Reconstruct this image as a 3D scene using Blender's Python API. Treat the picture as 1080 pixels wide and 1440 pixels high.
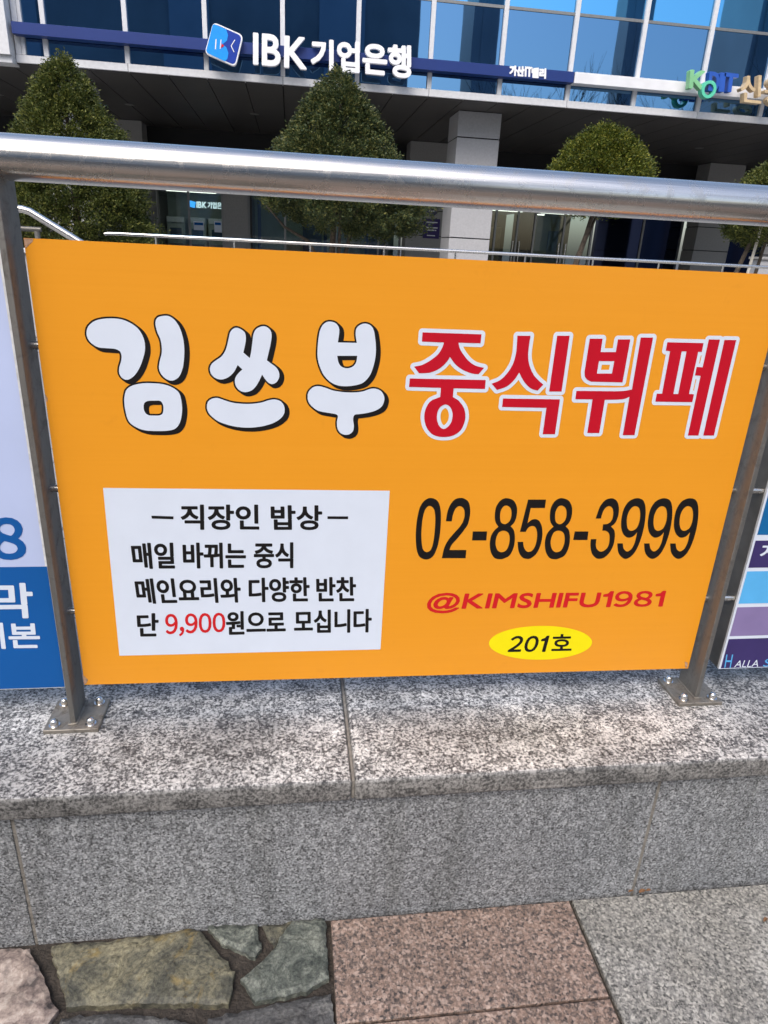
import bpy, bmesh, math, random
import numpy as np
from mathutils import Vector, Matrix
from mathutils.geometry import delaunay_2d_cdt
from mathutils import noise as mnoise

for o in list(bpy.data.objects):
    bpy.data.objects.remove(o)
scene = bpy.context.scene
COL = scene.collection
rnd = random.Random(7)
nrng = np.random.default_rng(11)

# ------------------------------------------------------------------ camera
F_PX, CX, CY = 950.0, 540.0, 720.0            # focal length and centre in photo pixels (1080 x 1440)
_d = np.array([-125.0, 2415.0, F_PX]); _d /= np.linalg.norm(_d)                      # straight down
_h = np.array([7000.0, (125 * 7000.0 - F_PX ** 2) / 2415.0, F_PX]); _h /= np.linalg.norm(_h)   # along the fence
_Z = -_d; _X = _h; _Y = np.cross(_Z, _X)
ROT = np.array([_X, _Y, _Z])
CAM = np.array([0.0, -1.3, 1.40])
camd = bpy.data.cameras.new('camera'); cam = bpy.data.objects.new('camera', camd); COL.objects.link(cam)
camd.sensor_fit = 'VERTICAL'; camd.sensor_height = 36.0; camd.lens = F_PX * 36.0 / 1440.0
camd.clip_start = 0.02; camd.clip_end = 3000.0
_m = Matrix.Identity(4)
for i in range(3):
    _m[i][0] = ROT[i][0]; _m[i][1] = -ROT[i][1]; _m[i][2] = -ROT[i][2]; _m[i][3] = CAM[i]
cam.matrix_world = _m
scene.camera = cam

# ------------------------------------------------------------------ sky, sun, exposure
SUN_EL, SUN_AZ = 50.0, 206.0     # degrees; azimuth from +Y (beyond the fence) towards +X
world = bpy.data.worlds.new('World'); scene.world = world; world.use_nodes = True
wn = world.node_tree.nodes; wl = world.node_tree.links
sky = wn.new('ShaderNodeTexSky'); sky.sky_type = 'NISHITA'; sky.sun_disc = False
sky.sun_elevation = math.radians(SUN_EL); sky.sun_rotation = math.radians(SUN_AZ)
sky.air_density = 1.0; sky.dust_density = 3.5; sky.ozone_density = 0.7
wn['Background'].inputs['Strength'].default_value = 0.15
wl.new(sky.outputs[0], wn['Background'].inputs['Color'])
sd = bpy.data.lights.new('sun', 'SUN'); sd.energy = 0.95; sd.angle = math.radians(32); sd.color = (1.0, 0.985, 0.96)
sun = bpy.data.objects.new('sun', sd); COL.objects.link(sun)
_el, _az = math.radians(SUN_EL), math.radians(SUN_AZ)
_to = Vector((math.sin(_az) * math.cos(_el), math.cos(_az) * math.cos(_el), math.sin(_el)))
sun.rotation_euler = _to.to_track_quat('Z', 'Y').to_euler()
scene.view_settings.view_transform = 'Standard'; scene.view_settings.look = 'None'
scene.view_settings.gamma = 1.0; scene.view_settings.use_curve_mapping = False
scene.view_settings.exposure = 0.84

# ------------------------------------------------------------------ pixel helpers
def ray(x, y): return ROT @ np.array([x - CX, y - CY, F_PX])
def on_y(x, y, Y0):
    v = ray(x, y); return CAM + v * ((Y0 - CAM[1]) / v[1])
def on_z(x, y, Z0):
    v = ray(x, y); return CAM + v * ((Z0 - CAM[2]) / v[2])

# ------------------------------------------------------------------ materials
def new_mat(name):
    m = bpy.data.materials.new(name); m.use_nodes = True
    return m, m.node_tree.nodes, m.node_tree.links, m.node_tree.nodes['Principled BSDF']
def plain(name, col, rough=0.5, metal=0.0, spec=0.5, var=0.06, vscale=18.0, bump=0.0, bscale=60.0, emit=0.0):
    """a colour with a slight cloudy variation, so that no surface is perfectly even"""
    m, n, l, p = new_mat(name)
    tc = n.new('ShaderNodeTexCoord')
    nz = n.new('ShaderNodeTexNoise'); nz.inputs['Scale'].default_value = vscale; nz.inputs['Detail'].default_value = 6
    l.new(tc.outputs['Object'], nz.inputs['Vector'])
    rp = n.new('ShaderNodeValToRGB')
    lo = [c * (1 - var) for c in col]; hi = [min(1, c * (1 + var)) for c in col]
    rp.color_ramp.elements[0].position = 0.3; rp.color_ramp.elements[0].color = (*lo, 1)
    rp.color_ramp.elements[1].position = 0.7; rp.color_ramp.elements[1].color = (*hi, 1)
    l.new(nz.outputs['Fac'], rp.inputs['Fac']); l.new(rp.outputs['Color'], p.inputs['Base Color'])
    p.inputs['Roughness'].default_value = rough; p.inputs['Metallic'].default_value = metal
    p.inputs['Specular IOR Level'].default_value = spec
    if bump:
        nb = n.new('ShaderNodeTexNoise'); nb.inputs['Scale'].default_value = bscale; nb.inputs['Detail'].default_value = 5
        l.new(tc.outputs['Object'], nb.inputs['Vector'])
        bp = n.new('ShaderNodeBump'); bp.inputs['Strength'].default_value = bump; bp.inputs['Distance'].default_value = 0.01
        l.new(nb.outputs['Fac'], bp.inputs['Height']); l.new(bp.outputs['Normal'], p.inputs['Normal'])
    if emit:
        l.new(rp.outputs['Color'], p.inputs['Emission Color']); p.inputs['Emission Strength'].default_value = emit
    return m
def ramp(n, stops, interp='LINEAR'):
    r = n.new('ShaderNodeValToRGB'); cr = r.color_ramp; cr.interpolation = interp
    while len(cr.elements) > 1: cr.elements.remove(cr.elements[-1])
    for i, (pos, c) in enumerate(stops):
        e = cr.elements[0] if i == 0 else cr.elements.new(pos)
        e.position = pos; e.color = (*c, 1)
    return r
def mixc(n, l, a, b, fac, mode='MIX'):
    x = n.new('ShaderNodeMix'); x.data_type = 'RGBA'; x.blend_type = mode
    if isinstance(fac, (int, float)): x.inputs[0].default_value = fac
    else: l.new(fac, x.inputs[0])
    for s, v in ((6, a), (7, b)):
        if isinstance(v, tuple): x.inputs[s].default_value = (*v, 1)
        else: l.new(v, x.inputs[s])
    return x.outputs[2]
def noise(n, l, vec, scale, detail=4, rough=0.6, dist=0.0):
    z = n.new('ShaderNodeTexNoise'); z.inputs['Scale'].default_value = scale; z.inputs['Detail'].default_value = detail
    z.inputs['Roughness'].default_value = rough; z.inputs['Distortion'].default_value = dist
    l.new(vec, z.inputs['Vector']); return z.outputs['Fac']
def granite(name, stops, scale, fine=0.5, stain=(0.5, 0.5, 0.5), stain_amt=0.5, stain_scale=5.0, rough=0.6, bump=0.25, stretch=(1, 1, 1), warm=None, nose=False, clump=0.3, streak=0.0):
    m, n, l, p = new_mat(name)
    tc = n.new('ShaderNodeTexCoord'); mp = n.new('ShaderNodeMapping'); mp.inputs['Scale'].default_value = stretch
    l.new(tc.outputs['Object'], mp.inputs['Vector']); v = mp.outputs['Vector']
    a0 = noise(n, l, v, scale, 3, 0.7, 0.25 if nose else 0.0); lf = noise(n, l, v, scale * 0.22, 3, 0.6)
    mm = n.new('ShaderNodeMath'); mm.operation = 'MULTIPLY_ADD'; mm.inputs[1].default_value = clump; l.new(lf, mm.inputs[0])
    ms = n.new('ShaderNodeMath'); ms.operation = 'SUBTRACT'; ms.inputs[1].default_value = clump * 0.5; l.new(a0, ms.inputs[0]); l.new(ms.outputs[0], mm.inputs[2]); a = mm.outputs[0]
    c1 = ramp(n, stops); l.new(a, c1.inputs['Fac'])
    vo = n.new('ShaderNodeTexVoronoi'); vo.inputs['Scale'].default_value = scale * 1.25; l.new(v, vo.inputs['Vector'])
    sep = n.new('ShaderNodeSeparateColor'); l.new(vo.outputs['Color'], sep.inputs['Color'])
    c2 = ramp(n, [(0.0, stops[0][1]), (0.17, stops[1][1]), (0.45, stops[-2][1]), (0.82, stops[-1][1])], 'CONSTANT'); l.new(sep.outputs[0], c2.inputs['Fac'])
    col = mixc(n, l, c1.outputs['Color'], c2.outputs['Color'], fine)
    if warm:
        w = ramp(n, [(0.42, (0, 0, 0)), (0.62, (1, 1, 1))]); l.new(noise(n, l, v, scale * 0.6, 3, 0.6), w.inputs['Fac'])
        col = mixc(n, l, col, warm, w.outputs['Color'], 'MULTIPLY')
    if nose:      # the white weathering is on the top only; the nose keeps the plain grey stone
        c3 = ramp(n, [(0.36, (0.05, 0.05, 0.05)), (0.48, (0.17, 0.165, 0.155)), (0.62, (0.36, 0.35, 0.33))]); l.new(a, c3.inputs['Fac'])
        ge = n.new('ShaderNodeNewGeometry'); sx = n.new('ShaderNodeSeparateXYZ'); l.new(ge.outputs['True Normal'], sx.inputs[0])
        nr = ramp(n, [(0.80, (0, 0, 0)), (0.97, (1, 1, 1))]); l.new(sx.outputs['Z'], nr.inputs['Fac'])
        col = mixc(n, l, c3.outputs['Color'], col, nr.outputs['Color'])
    st = ramp(n, [(0.35, (0, 0, 0)), (0.68, (1, 1, 1))]); l.new(noise(n, l, tc.outputs['Object'], stain_scale, 6, 0.65, 0.4), st.inputs['Fac'])
    sm = n.new('ShaderNodeMath'); sm.operation = 'MULTIPLY'; sm.inputs[1].default_value = stain_amt
    l.new(st.outputs['Color'], sm.inputs[0])
    col = mixc(n, l, col, stain, sm.outputs[0], 'MULTIPLY')
    if streak:    # water runs down the face
        ms2 = n.new('ShaderNodeMapping'); ms2.inputs['Scale'].default_value = (9, 1, 1.1); l.new(tc.outputs['Object'], ms2.inputs['Vector'])
        sk = ramp(n, [(0.50, (1, 1, 1)), (0.66, (0.62, 0.62, 0.60))]); l.new(noise(n, l, ms2.outputs['Vector'], 1.6, 5, 0.7, 0.3), sk.inputs['Fac'])
        col = mixc(n, l, col, sk.outputs['Color'], streak, 'MULTIPLY')
    l.new(col, p.inputs['Base Color'])
    p.inputs['Roughness'].default_value = rough
    bp = n.new('ShaderNodeBump'); bp.inputs['Strength'].default_value = bump; bp.inputs['Distance'].default_value = 0.002
    l.new(a, bp.inputs['Height']); l.new(bp.outputs['Normal'], p.inputs['Normal'])
    return m
def steel(name, col, rough, dirt=0.3, axis_scale=(1, 60, 60), dirt_col=(0.09, 0.075, 0.06)):
    m, n, l, p = new_mat(name)
    tc = n.new('ShaderNodeTexCoord'); mp = n.new('ShaderNodeMapping'); mp.inputs['Scale'].default_value = axis_scale
    l.new(tc.outputs['Object'], mp.inputs['Vector'])
    br = noise(n, l, mp.outputs['Vector'], 6, 5, 0.6)
    sp = noise(n, l, tc.outputs['Object'], 26, 8, 0.7, 0.6)
    sr = ramp(n, [(0.50, (0, 0, 0)), (0.72, (1, 1, 1))]); l.new(sp, sr.inputs['Fac'])
    dm = n.new('ShaderNodeMath'); dm.operation = 'MULTIPLY'; dm.inputs[1].default_value = dirt; l.new(sr.outputs['Color'], dm.inputs[0])
    bc = ramp(n, [(0.3, tuple(c * 0.86 for c in col)), (0.7, tuple(min(1, c * 1.08) for c in col))]); l.new(br, bc.inputs['Fac'])
    l.new(mixc(n, l, bc.outputs['Color'], dirt_col, dm.outputs[0]), p.inputs['Base Color'])
    p.inputs['Metallic'].default_value = 1.0
    rr = n.new('ShaderNodeMapRange'); rr.inputs['To Min'].default_value = rough * 0.8; rr.inputs['To Max'].default_value = min(1, rough * 1.3)
    l.new(br, rr.inputs['Value']); ra = n.new('ShaderNodeMath'); ra.operation = 'ADD'
    dr = n.new('ShaderNodeMath'); dr.operation = 'MULTIPLY'; dr.inputs[1].default_value = 0.5; l.new(dm.outputs[0], dr.inputs[0])
    l.new(rr.outputs[0], ra.inputs[0]); l.new(dr.outputs[0], ra.inputs[1]); l.new(ra.outputs[0], p.inputs['Roughness'])
    bp = n.new('ShaderNodeBump'); bp.inputs['Strength'].default_value = 0.06; bp.inputs['Distance'].default_value = 0.002
    l.new(br, bp.inputs['Height']); l.new(bp.outputs['Normal'], p.inputs['Normal'])
    return m
def coated_glass(name, col, rough=0.015):
    m, n, l, p = new_mat(name)
    p.inputs['Base Color'].default_value = (*col, 1); p.inputs['Metallic'].default_value = 1.0; p.inputs['Roughness'].default_value = rough
    tc = n.new('ShaderNodeTexCoord')
    bp = n.new('ShaderNodeBump'); bp.inputs['Strength'].default_value = 0.006; bp.inputs['Distance'].default_value = 0.05
    l.new(noise(n, l, tc.outputs['Object'], 1.3, 1, 0.4), bp.inputs['Height']); l.new(bp.outputs['Normal'], p.inputs['Normal'])
    return m
def clear_glass(name, tint, gloss=0.08):
    m, n, l, p = new_mat(name); n.remove(p)
    t = n.new('ShaderNodeBsdfTransparent'); t.inputs['Color'].default_value = (*tint, 1)
    g = n.new('ShaderNodeBsdfGlossy'); g.inputs['Roughness'].default_value = 0.02
    lw = n.new('ShaderNodeFresnel'); lw.inputs['IOR'].default_value = 1.5
    ad = n.new('ShaderNodeMath'); ad.operation = 'ADD'; ad.inputs[1].default_value = gloss; l.new(lw.outputs[0], ad.inputs[0])
    mx = n.new('ShaderNodeMixShader'); l.new(ad.outputs[0], mx.inputs[0]); l.new(t.outputs[0], mx.inputs[1]); l.new(g.outputs[0], mx.inputs[2])
    l.new(mx.outputs[0], n['Material Output'].inputs['Surface'])
    return m
def leaf_mat(name, a, b, c):
    m, n, l, p = new_mat(name)
    g = n.new('ShaderNodeNewGeometry')
    r = ramp(n, [(0.0, a), (0.6, b), (1.0, c)]); l.new(g.outputs['Random Per Island'], r.inputs['Fac'])
    tc = n.new('ShaderNodeTexCoord')
    r2 = ramp(n, [(0.35, (0.62, 0.66, 0.6)), (0.65, (1.12, 1.1, 0.95))]); l.new(noise(n, l, tc.outputs['Object'], 5, 3, 0.6), r2.inputs['Fac'])
    l.new(mixc(n, l, r.outputs['Color'], r2.outputs['Color'], 1.0, 'MULTIPLY'), p.inputs['Base Color'])
    p.inputs['Roughness'].default_value = 0.55; p.inputs['Specular IOR Level'].default_value = 0.35
    tr = n.new('ShaderNodeBsdfTranslucent'); l.new(r.outputs['Color'], tr.inputs['Color'])
    mx = n.new('ShaderNodeMixShader'); mx.inputs[0].default_value = 0.25
    l.new(p.outputs[0], mx.inputs[1]); l.new(tr.outputs[0], mx.inputs[2]); l.new(mx.outputs[0], n['Material Output'].inputs['Surface'])
    return m

GREY4 = [(0.30, (0.035, 0.035, 0.038)), (0.42, (0.16, 0.16, 0.165)), (0.56, (0.34, 0.335, 0.33)), (0.70, (0.66, 0.65, 0.63))]
M = {}
M['coping'] = granite('weathered_granite_coping', [(0.41, (0.03, 0.028, 0.03)), (0.46, (0.115, 0.114, 0.110)), (0.51, (0.36, 0.355, 0.34)), (0.58, (0.80, 0.78, 0.74))],
                      150, fine=0.30, stain=(0.38, 0.39, 0.40), stain_amt=0.9, stain_scale=3.4, rough=0.55, bump=0.3, nose=True, clump=0.42)
M['wallgran'] = granite('grey_granite_wall', [(0.41, (0.035, 0.035, 0.037)), (0.47, (0.145, 0.15, 0.154)), (0.54, (0.305, 0.315, 0.322)), (0.62, (0.55, 0.56, 0.565))],
                        205, fine=0.60, stain=(0.56, 0.58, 0.60), stain_amt=0.6, stain_scale=3.0, rough=0.65, streak=0.75)
M['pinkgran'] = granite('pink_granite_paving', [(0.40, (0.035, 0.032, 0.032)), (0.47, (0.13, 0.10, 0.085)), (0.54, (0.29, 0.20, 0.155)), (0.63, (0.47, 0.36, 0.30))],
                        150, fine=0.58, stain=(0.6, 0.58, 0.56), stain_amt=0.6, stain_scale=7.0, rough=0.6)
M['greygran'] = granite('grey_granite_paving', [(0.39, (0.05, 0.05, 0.048)), (0.46, (0.16, 0.157, 0.148)), (0.54, (0.31, 0.30, 0.275)), (0.63, (0.52, 0.50, 0.45))],
                        160, fine=0.58, stain=(0.62, 0.6, 0.55), stain_amt=0.6, stain_scale=6.0, rough=0.6)
M['mortar'] = plain('dark_mortar', (0.042, 0.034, 0.027), 0.9, var=0.45, vscale=40, bump=0.8, bscale=140)
M['joint'] = plain('stone_joint_mortar', (0.20, 0.185, 0.16), 0.9, var=0.25, vscale=60, bump=0.5, bscale=160)
def slate(name, stops, scale=9, rust=None):
    m, n, l, p = new_mat(name)
    tc = n.new('ShaderNodeTexCoord')
    a = noise(n, l, tc.outputs['Object'], scale, 9, 0.72, 1.2); c = ramp(n, stops); l.new(a, c.inputs['Fac'])
    b = noise(n, l, tc.outputs['Object'], scale * 14, 5, 0.7); c2 = ramp(n, [(0.36, (0.35, 0.35, 0.36)), (0.64, (1.5, 1.48, 1.42))]); l.new(b, c2.inputs['Fac'])
    col = mixc(n, l, c.outputs['Color'], c2.outputs['Color'], 0.8, 'MULTIPLY')
    vc = n.new('ShaderNodeTexVoronoi'); vc.feature = 'DISTANCE_TO_EDGE'; vc.inputs['Scale'].default_value = 6.0
    wv = n.new('ShaderNodeMix'); wv.data_type = 'VECTOR'; wv.inputs[0].default_value = 0.08
    nc = n.new('ShaderNodeTexNoise'); nc.inputs['Scale'].default_value = 14; nc.inputs['Detail'].default_value = 5; l.new(tc.outputs['Object'], nc.inputs['Vector'])
    l.new(tc.outputs['Object'], wv.inputs[4]); l.new(nc.outputs['Color'], wv.inputs[5]); l.new(wv.outputs[1], vc.inputs['Vector'])
    ck = ramp(n, [(0.0, (0.45, 0.44, 0.42)), (0.018, (1, 1, 1))]); l.new(vc.outputs['Distance'], ck.inputs['Fac'])
    col = mixc(n, l, col, ck.outputs['Color'], 0.7, 'MULTIPLY')
    if rust:
        rr = ramp(n, [(0.56, (0, 0, 0)), (0.68, (0.8, 0.8, 0.8))]); l.new(noise(n, l, tc.outputs['Object'], 12, 5, 0.7, 0.8), rr.inputs['Fac'])
        col = mixc(n, l, col, rust, rr.outputs['Color'])
    l.new(col, p.inputs['Base Color']); p.inputs['Roughness'].default_value = 0.6
    bp = n.new('ShaderNodeBump'); bp.inputs['Strength'].default_value = 0.7; bp.inputs['Distance'].default_value = 0.012
    l.new(a, bp.inputs['Height'])
    b2 = n.new('ShaderNodeBump'); b2.inputs['Strength'].default_value = 0.4; b2.inputs['Distance'].default_value = 0.003
    l.new(b, b2.inputs['Height']); l.new(bp.outputs['Normal'], b2.inputs['Normal']); l.new(b2.outputs['Normal'], p.inputs['Normal'])
    return m
M['slate_yellow'] = slate('yellow_green_slate', [(0.36, (0.04, 0.042, 0.036)), (0.5, (0.108, 0.104, 0.076)), (0.64, (0.21, 0.192, 0.125))], 9, rust=(0.24, 0.17, 0.05))
M['slate_green'] = slate('grey_green_slate', [(0.36, (0.03, 0.038, 0.034)), (0.5, (0.10, 0.112, 0.096)), (0.64, (0.22, 0.235, 0.20))], 11)
M['slate_dark'] = slate('dark_slate', [(0.3, (0.04, 0.04, 0.042)), (0.55, (0.10, 0.10, 0.10)), (0.7, (0.2, 0.2, 0.19))], 10)
M['slate_pink'] = granite('pinkish_rough_stone', [(0.30, (0.06, 0.05, 0.048)), (0.42, (0.22, 0.17, 0.15)), (0.55, (0.42, 0.34, 0.29)), (0.70, (0.62, 0.54, 0.47))], 42, fine=0.2,
                         stain=(0.6, 0.58, 0.55), stain_amt=0.6, stain_scale=8, rough=0.7, bump=0.6)
M['rail'] = steel('brushed_stainless_rail', (0.76, 0.735, 0.695), 0.23, dirt=0.27)
M['post'] = steel('dull_stainless_post', (0.26, 0.252, 0.235), 0.68, dirt=0.35, axis_scale=(40, 40, 2))
M['plate'] = steel('weathered_base_plate', (0.34, 0.315, 0.275), 0.62, dirt=0.6, axis_scale=(30, 30, 30))
M['bolt'] = steel('bright_bolt_steel', (0.75, 0.73, 0.70), 0.22, dirt=0.2)
M['orange'] = plain('orange_print', (0.80, 0.335, 0.030), 0.42, var=0.035, vscale=3.5, bump=0.04, bscale=30)
M['orange_edge'] = plain('orange_board_edge', (0.42, 0.10, 0.015), 0.6)
M['pwhite'] = plain('white_print', (0.655, 0.72, 0.82), 0.6, spec=0.2, var=0.02)
M['pblack'] = plain('black_print', (0.008, 0.007, 0.007), 0.6, spec=0.2, var=0.1)
M['pred'] = plain('crimson_print', (0.50, 0.004, 0.018), 0.6, spec=0.2, var=0.05)
M['pred2'] = plain('red_print', (0.58, 0.012, 0.016), 0.6, spec=0.2, var=0.05)
M['pyellow'] = plain('yellow_print', (0.86, 0.74, 0.004), 0.6, spec=0.2, var=0.03)
M['plav'] = plain('lavender_print', (0.48, 0.56, 0.80), 0.6, spec=0.2, var=0.05, vscale=4)
M['pblue'] = plain('strong_blue_print', (0.006, 0.095, 0.34), 0.6, spec=0.2, var=0.06, vscale=4)
M['pblue2'] = plain('deep_blue_print', (0.008, 0.13, 0.34), 0.6, spec=0.2)
M['psky'] = plain('sky_blue_print', (0.10, 0.42, 0.78), 0.6, spec=0.2)
M['pmauve'] = plain('mauve_print', (0.23, 0.18, 0.36), 0.6, spec=0.2)
M['ppurple'] = plain('dark_purple_print', (0.045, 0.032, 0.13), 0.6, spec=0.2)
M['edgewhite'] = plain('foam_board_edge', (0.62, 0.63, 0.64), 0.7, var=0.2, vscale=60)
M['frame'] = plain('dark_grey_frame', (0.14, 0.135, 0.125), 0.5, metal=0.6, var=0.2)

# ------------------------------------------------------------------ mesh helpers
WORLD = {}
def thing(name, loc, label, cat, group=None):
    o = bpy.data.objects.new(name, None); COL.objects.link(o); o.location = loc; o.empty_display_size = 0.1
    o['label'] = label; o['category'] = cat
    if group: o['group'] = group
    WORLD[o.name] = Vector(loc); return o
def tag(o, label, cat, group=None):
    o['label'] = label; o['category'] = cat
    if group: o['group'] = group
    return o
def mobj(name, verts, faces, mat, parent=None, smooth=False, base=None):
    """mesh from world coordinates; parented pieces keep them relative to their thing"""
    org = Vector((0, 0, 0))
    if parent is not None: org = WORLD.get(parent.name, Vector((0, 0, 0)))
    elif base is not None: org = Vector(base)
    me = bpy.data.meshes.new(name)
    v = np.asarray(verts, dtype=float) - np.array(org)[None, :]
    me.from_pydata(v.tolist(), [], faces)
    me.materials.append(mat)
    if smooth:
        me.polygons.foreach_set('use_smooth', [True] * len(me.polygons))
    o = bpy.data.objects.new(name, me); COL.objects.link(o)
    if parent is not None:
        o.parent = parent; WORLD[o.name] = org
    else:
        o.location = org; WORLD[o.name] = org
    return o
class MB:
    def __init__(s): s.v = []; s.f = []
    def add(s, v, f):
        k = len(s.v); s.v += [tuple(p) for p in v]; s.f += [[i + k for i in q] for q in f]; return s
    def box(s, x0, x1, y0, y1, z0, z1, bev=0.0, seg=1):
        if not bev:
            v = [(x, y, z) for z in (z0, z1) for y in (y0, y1) for x in (x0, x1)]
            return s.add(v, [[0, 2, 3, 1], [4, 5, 7, 6], [0, 1, 5, 4], [2, 6, 7, 3], [0, 4, 6, 2], [1, 3, 7, 5]])
        bm = bmesh.new(); bmesh.ops.create_cube(bm, size=1.0)
        for w in bm.verts:
            w.co = Vector(((x0 + x1) / 2 + w.co.x * (x1 - x0), (y0 + y1) / 2 + w.co.y * (y1 - y0), (z0 + z1) / 2 + w.co.z * (z1 - z0)))
        bmesh.ops.bevel(bm, geom=bm.edges[:], offset=bev, segments=seg, affect='EDGES', profile=0.5)
        bm.verts.index_update()
        s.add([w.co[:] for w in bm.verts], [[w.index for w in f.verts] for f in bm.faces]); bm.free(); return s
    def tube(s, pts, r, seg=16, caps=True):
        pts = [Vector(p) for p in pts]; rr = r if isinstance(r, (list, tuple)) else [r] * len(pts)
        k = len(s.v); up = Vector((0, 0, 1))
        prev = None
        for i, p in enumerate(pts):
            a = pts[max(i - 1, 0)]; b = pts[min(i + 1, len(pts) - 1)]; t = (b - a).normalized()
            if prev is None:
                x = t.cross(up if abs(t.z) < 0.9 else Vector((1, 0, 0))).normalized()
            else:
                x = (prev - t * prev.dot(t)).normalized()
            prev = x; y = t.cross(x)
            for j in range(seg):
                an = 2 * math.pi * j / seg
                s.v.append(tuple(p + (x * math.cos(an) + y * math.sin(an)) * rr[i]))
        for i in range(len(pts) - 1):
            for j in range(seg):
                j2 = (j + 1) % seg
                s.f.append([k + i * seg + j, k + i * seg + j2, k + (i + 1) * seg + j2, k + (i + 1) * seg + j])
        if caps:
            s.f.append([k + j for j in range(seg)][::-1]); s.f.append([k + (len(pts) - 1) * seg + j for j in range(seg)])
        return s
    def lathe(s, c, prof, seg=20):
        k = len(s.v)
        for (r, z) in prof:
            for j in range(seg):
                a = 2 * math.pi * j / seg; s.v.append((c[0] + r * math.cos(a), c[1] + r * math.sin(a), c[2] + z))
        for i in range(len(prof) - 1):
            for j in range(seg):
                j2 = (j + 1) % seg
                s.f.append([k + i * seg + j, k + i * seg + j2, k + (i + 1) * seg + j2, k + (i + 1) * seg + j])
        s.f.append([k + (len(prof) - 1) * seg + j for j in range(seg)]); s.f.append([k + j for j in range(seg)][::-1])
        return s
    def prism(s, poly, z0, z1):
        n = len(poly); k = len(s.v)
        s.v += [(x, y, z0) for x, y in poly] + [(x, y, z1) for x, y in poly]
        s.f.append([k + i for i in range(n)][::-1]); s.f.append([k + n + i for i in range(n)])
        for i in range(n):
            j = (i + 1) % n; s.f.append([k + i, k + j, k + n + j, k + n + i])
        return s
    def build(s, name, mat, parent=None, smooth=False, base=None): return mobj(name, s.v, s.f, mat, parent, smooth, base)
def auto_smooth(o, deg=40):
    me = o.data; me.polygons.foreach_set('use_smooth', [True] * len(me.polygons))
    try: me.set_sharp_from_angle(angle=math.radians(deg))
    except Exception: pass
    return o
def copy_tree(o, parent=None):
    c = o.copy(); COL.objects.link(c); c.parent = parent
    for ch in o.children: copy_tree(ch, c)
    return c

# ------------------------------------------------------------------ print helpers (flat lettering on a plane)
def parse(s, org, sc, shift=(0, 0)):
    pts = []
    for t in s.split():
        c = t.endswith('!'); x, y = t.rstrip('!').split(',')
        pts.append((org[0] + (float(x) + shift[0]) / sc, org[1] + (float(y) + shift[1]) / sc, c))
    return pts
def smooth_poly(pts, step=3.0):
    """closed outline in pixels: '!' points are corners, the others are joined by a Catmull-Rom curve"""
    n = len(pts); P = [np.array(p[:2]) for p in pts]; C = [p[2] for p in pts]; out = []
    for i in range(n):
        a, b = P[i], P[(i + 1) % n]
        if C[i] and C[(i + 1) % n]:
            out.append(a); continue
        ta = (b - P[i - 1]) * 0.5 if not C[i] else (b - a)
        tb = (P[(i + 2) % n] - a) * 0.5 if not C[(i + 1) % n] else (b - a)
        L = np.linalg.norm(b - a); k = max(1, int(round(L / step)))
        ta = ta * min(1, L / max(1e-6, np.linalg.norm(ta)) * 1.1); tb = tb * min(1, L / max(1e-6, np.linalg.norm(tb)) * 1.1)
        for j in range(k):
            t = j / k; t2, t3 = t * t, t * t * t
            out.append((2 * t3 - 3 * t2 + 1) * a + (t3 - 2 * t2 + t) * ta + (-2 * t3 + 3 * t2) * b + (t3 - t2) * tb)
    return out
def hull(pts):
    pts = sorted(set((round(p[0], 7), round(p[1], 7)) for p in pts))
    def half(ps):
        h = []
        for p in ps:
            while len(h) > 1 and (h[-1][0] - h[-2][0]) * (p[1] - h[-2][1]) - (h[-1][1] - h[-2][1]) * (p[0] - h[-2][0]) <= 0: h.pop()
            h.append(p)
        return h[:-1]
    return half(pts) + half(pts[::-1])
def ccw(p):
    a = sum(p[i][0] * p[(i + 1) % len(p)][1] - p[(i + 1) % len(p)][0] * p[i][1] for i in range(len(p)))
    return p if a > 0 else p[::-1]
def fill(shapes, grow=0.0, sweep=(0.0, 0.0), ns=12):
    """triangles of a union of outlines (outer, holes), widened by grow and swept along a vector"""
    polys = []; kind = []
    for si, (outer, holes) in enumerate(shapes):
        polys.append(ccw([tuple(p) for p in outer])); kind.append(('o', si))
        for h in holes: polys.append(ccw([tuple(p) for p in h])); kind.append(('h', si))
        if grow:
            for lp in [outer] + holes:
                for i in range(len(lp)):
                    p, q = lp[i], lp[(i + 1) % len(lp)]; cs = []
                    for b in (p, q):
                        for sx in ((0, 0), sweep):
                            for j in range(ns):
                                an = 2 * math.pi * j / ns
                                cs.append((b[0] + sx[0] + grow * math.cos(an), b[1] + sx[1] + grow * math.sin(an)))
                    polys.append(hull(cs)); kind.append(('c', si))
    vs = []; fs = []
    for p in polys:
        k = len(vs); vs += [Vector(q) for q in p]; fs.append(list(range(k, k + len(p))))
    V, E_, Fc, ov, oe, of = delaunay_2d_cdt(vs, [], fs, 0, 1e-7)
    keep = []
    for f, src in zip(Fc, of):
        ks = [kind[i] for i in src]
        inside = any(k[0] == 'c' for k in ks)
        if not inside:
            for si in set(k[1] for k in ks if k[0] == 'o'):
                if ('h', si) not in ks: inside = True
        if inside: keep.append(list(f))
    used = sorted(set(i for f in keep for i in f)); mp = {u: i for i, u in enumerate(used)}
    return [(V[u][0], V[u][1]) for u in used], [[mp[i] for i in f] for f in keep]
def px_on(plane_y):
    def f(p):
        q = on_y(p[0], p[1], plane_y); return (q[0], q[2])
    return f
def decal(name, uv, faces, y, mat, parent, label=None):
    o = mobj(name, [(u, y, v) for u, v in uv], faces, mat, parent)
    if label: o['label'] = label
    return o
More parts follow.
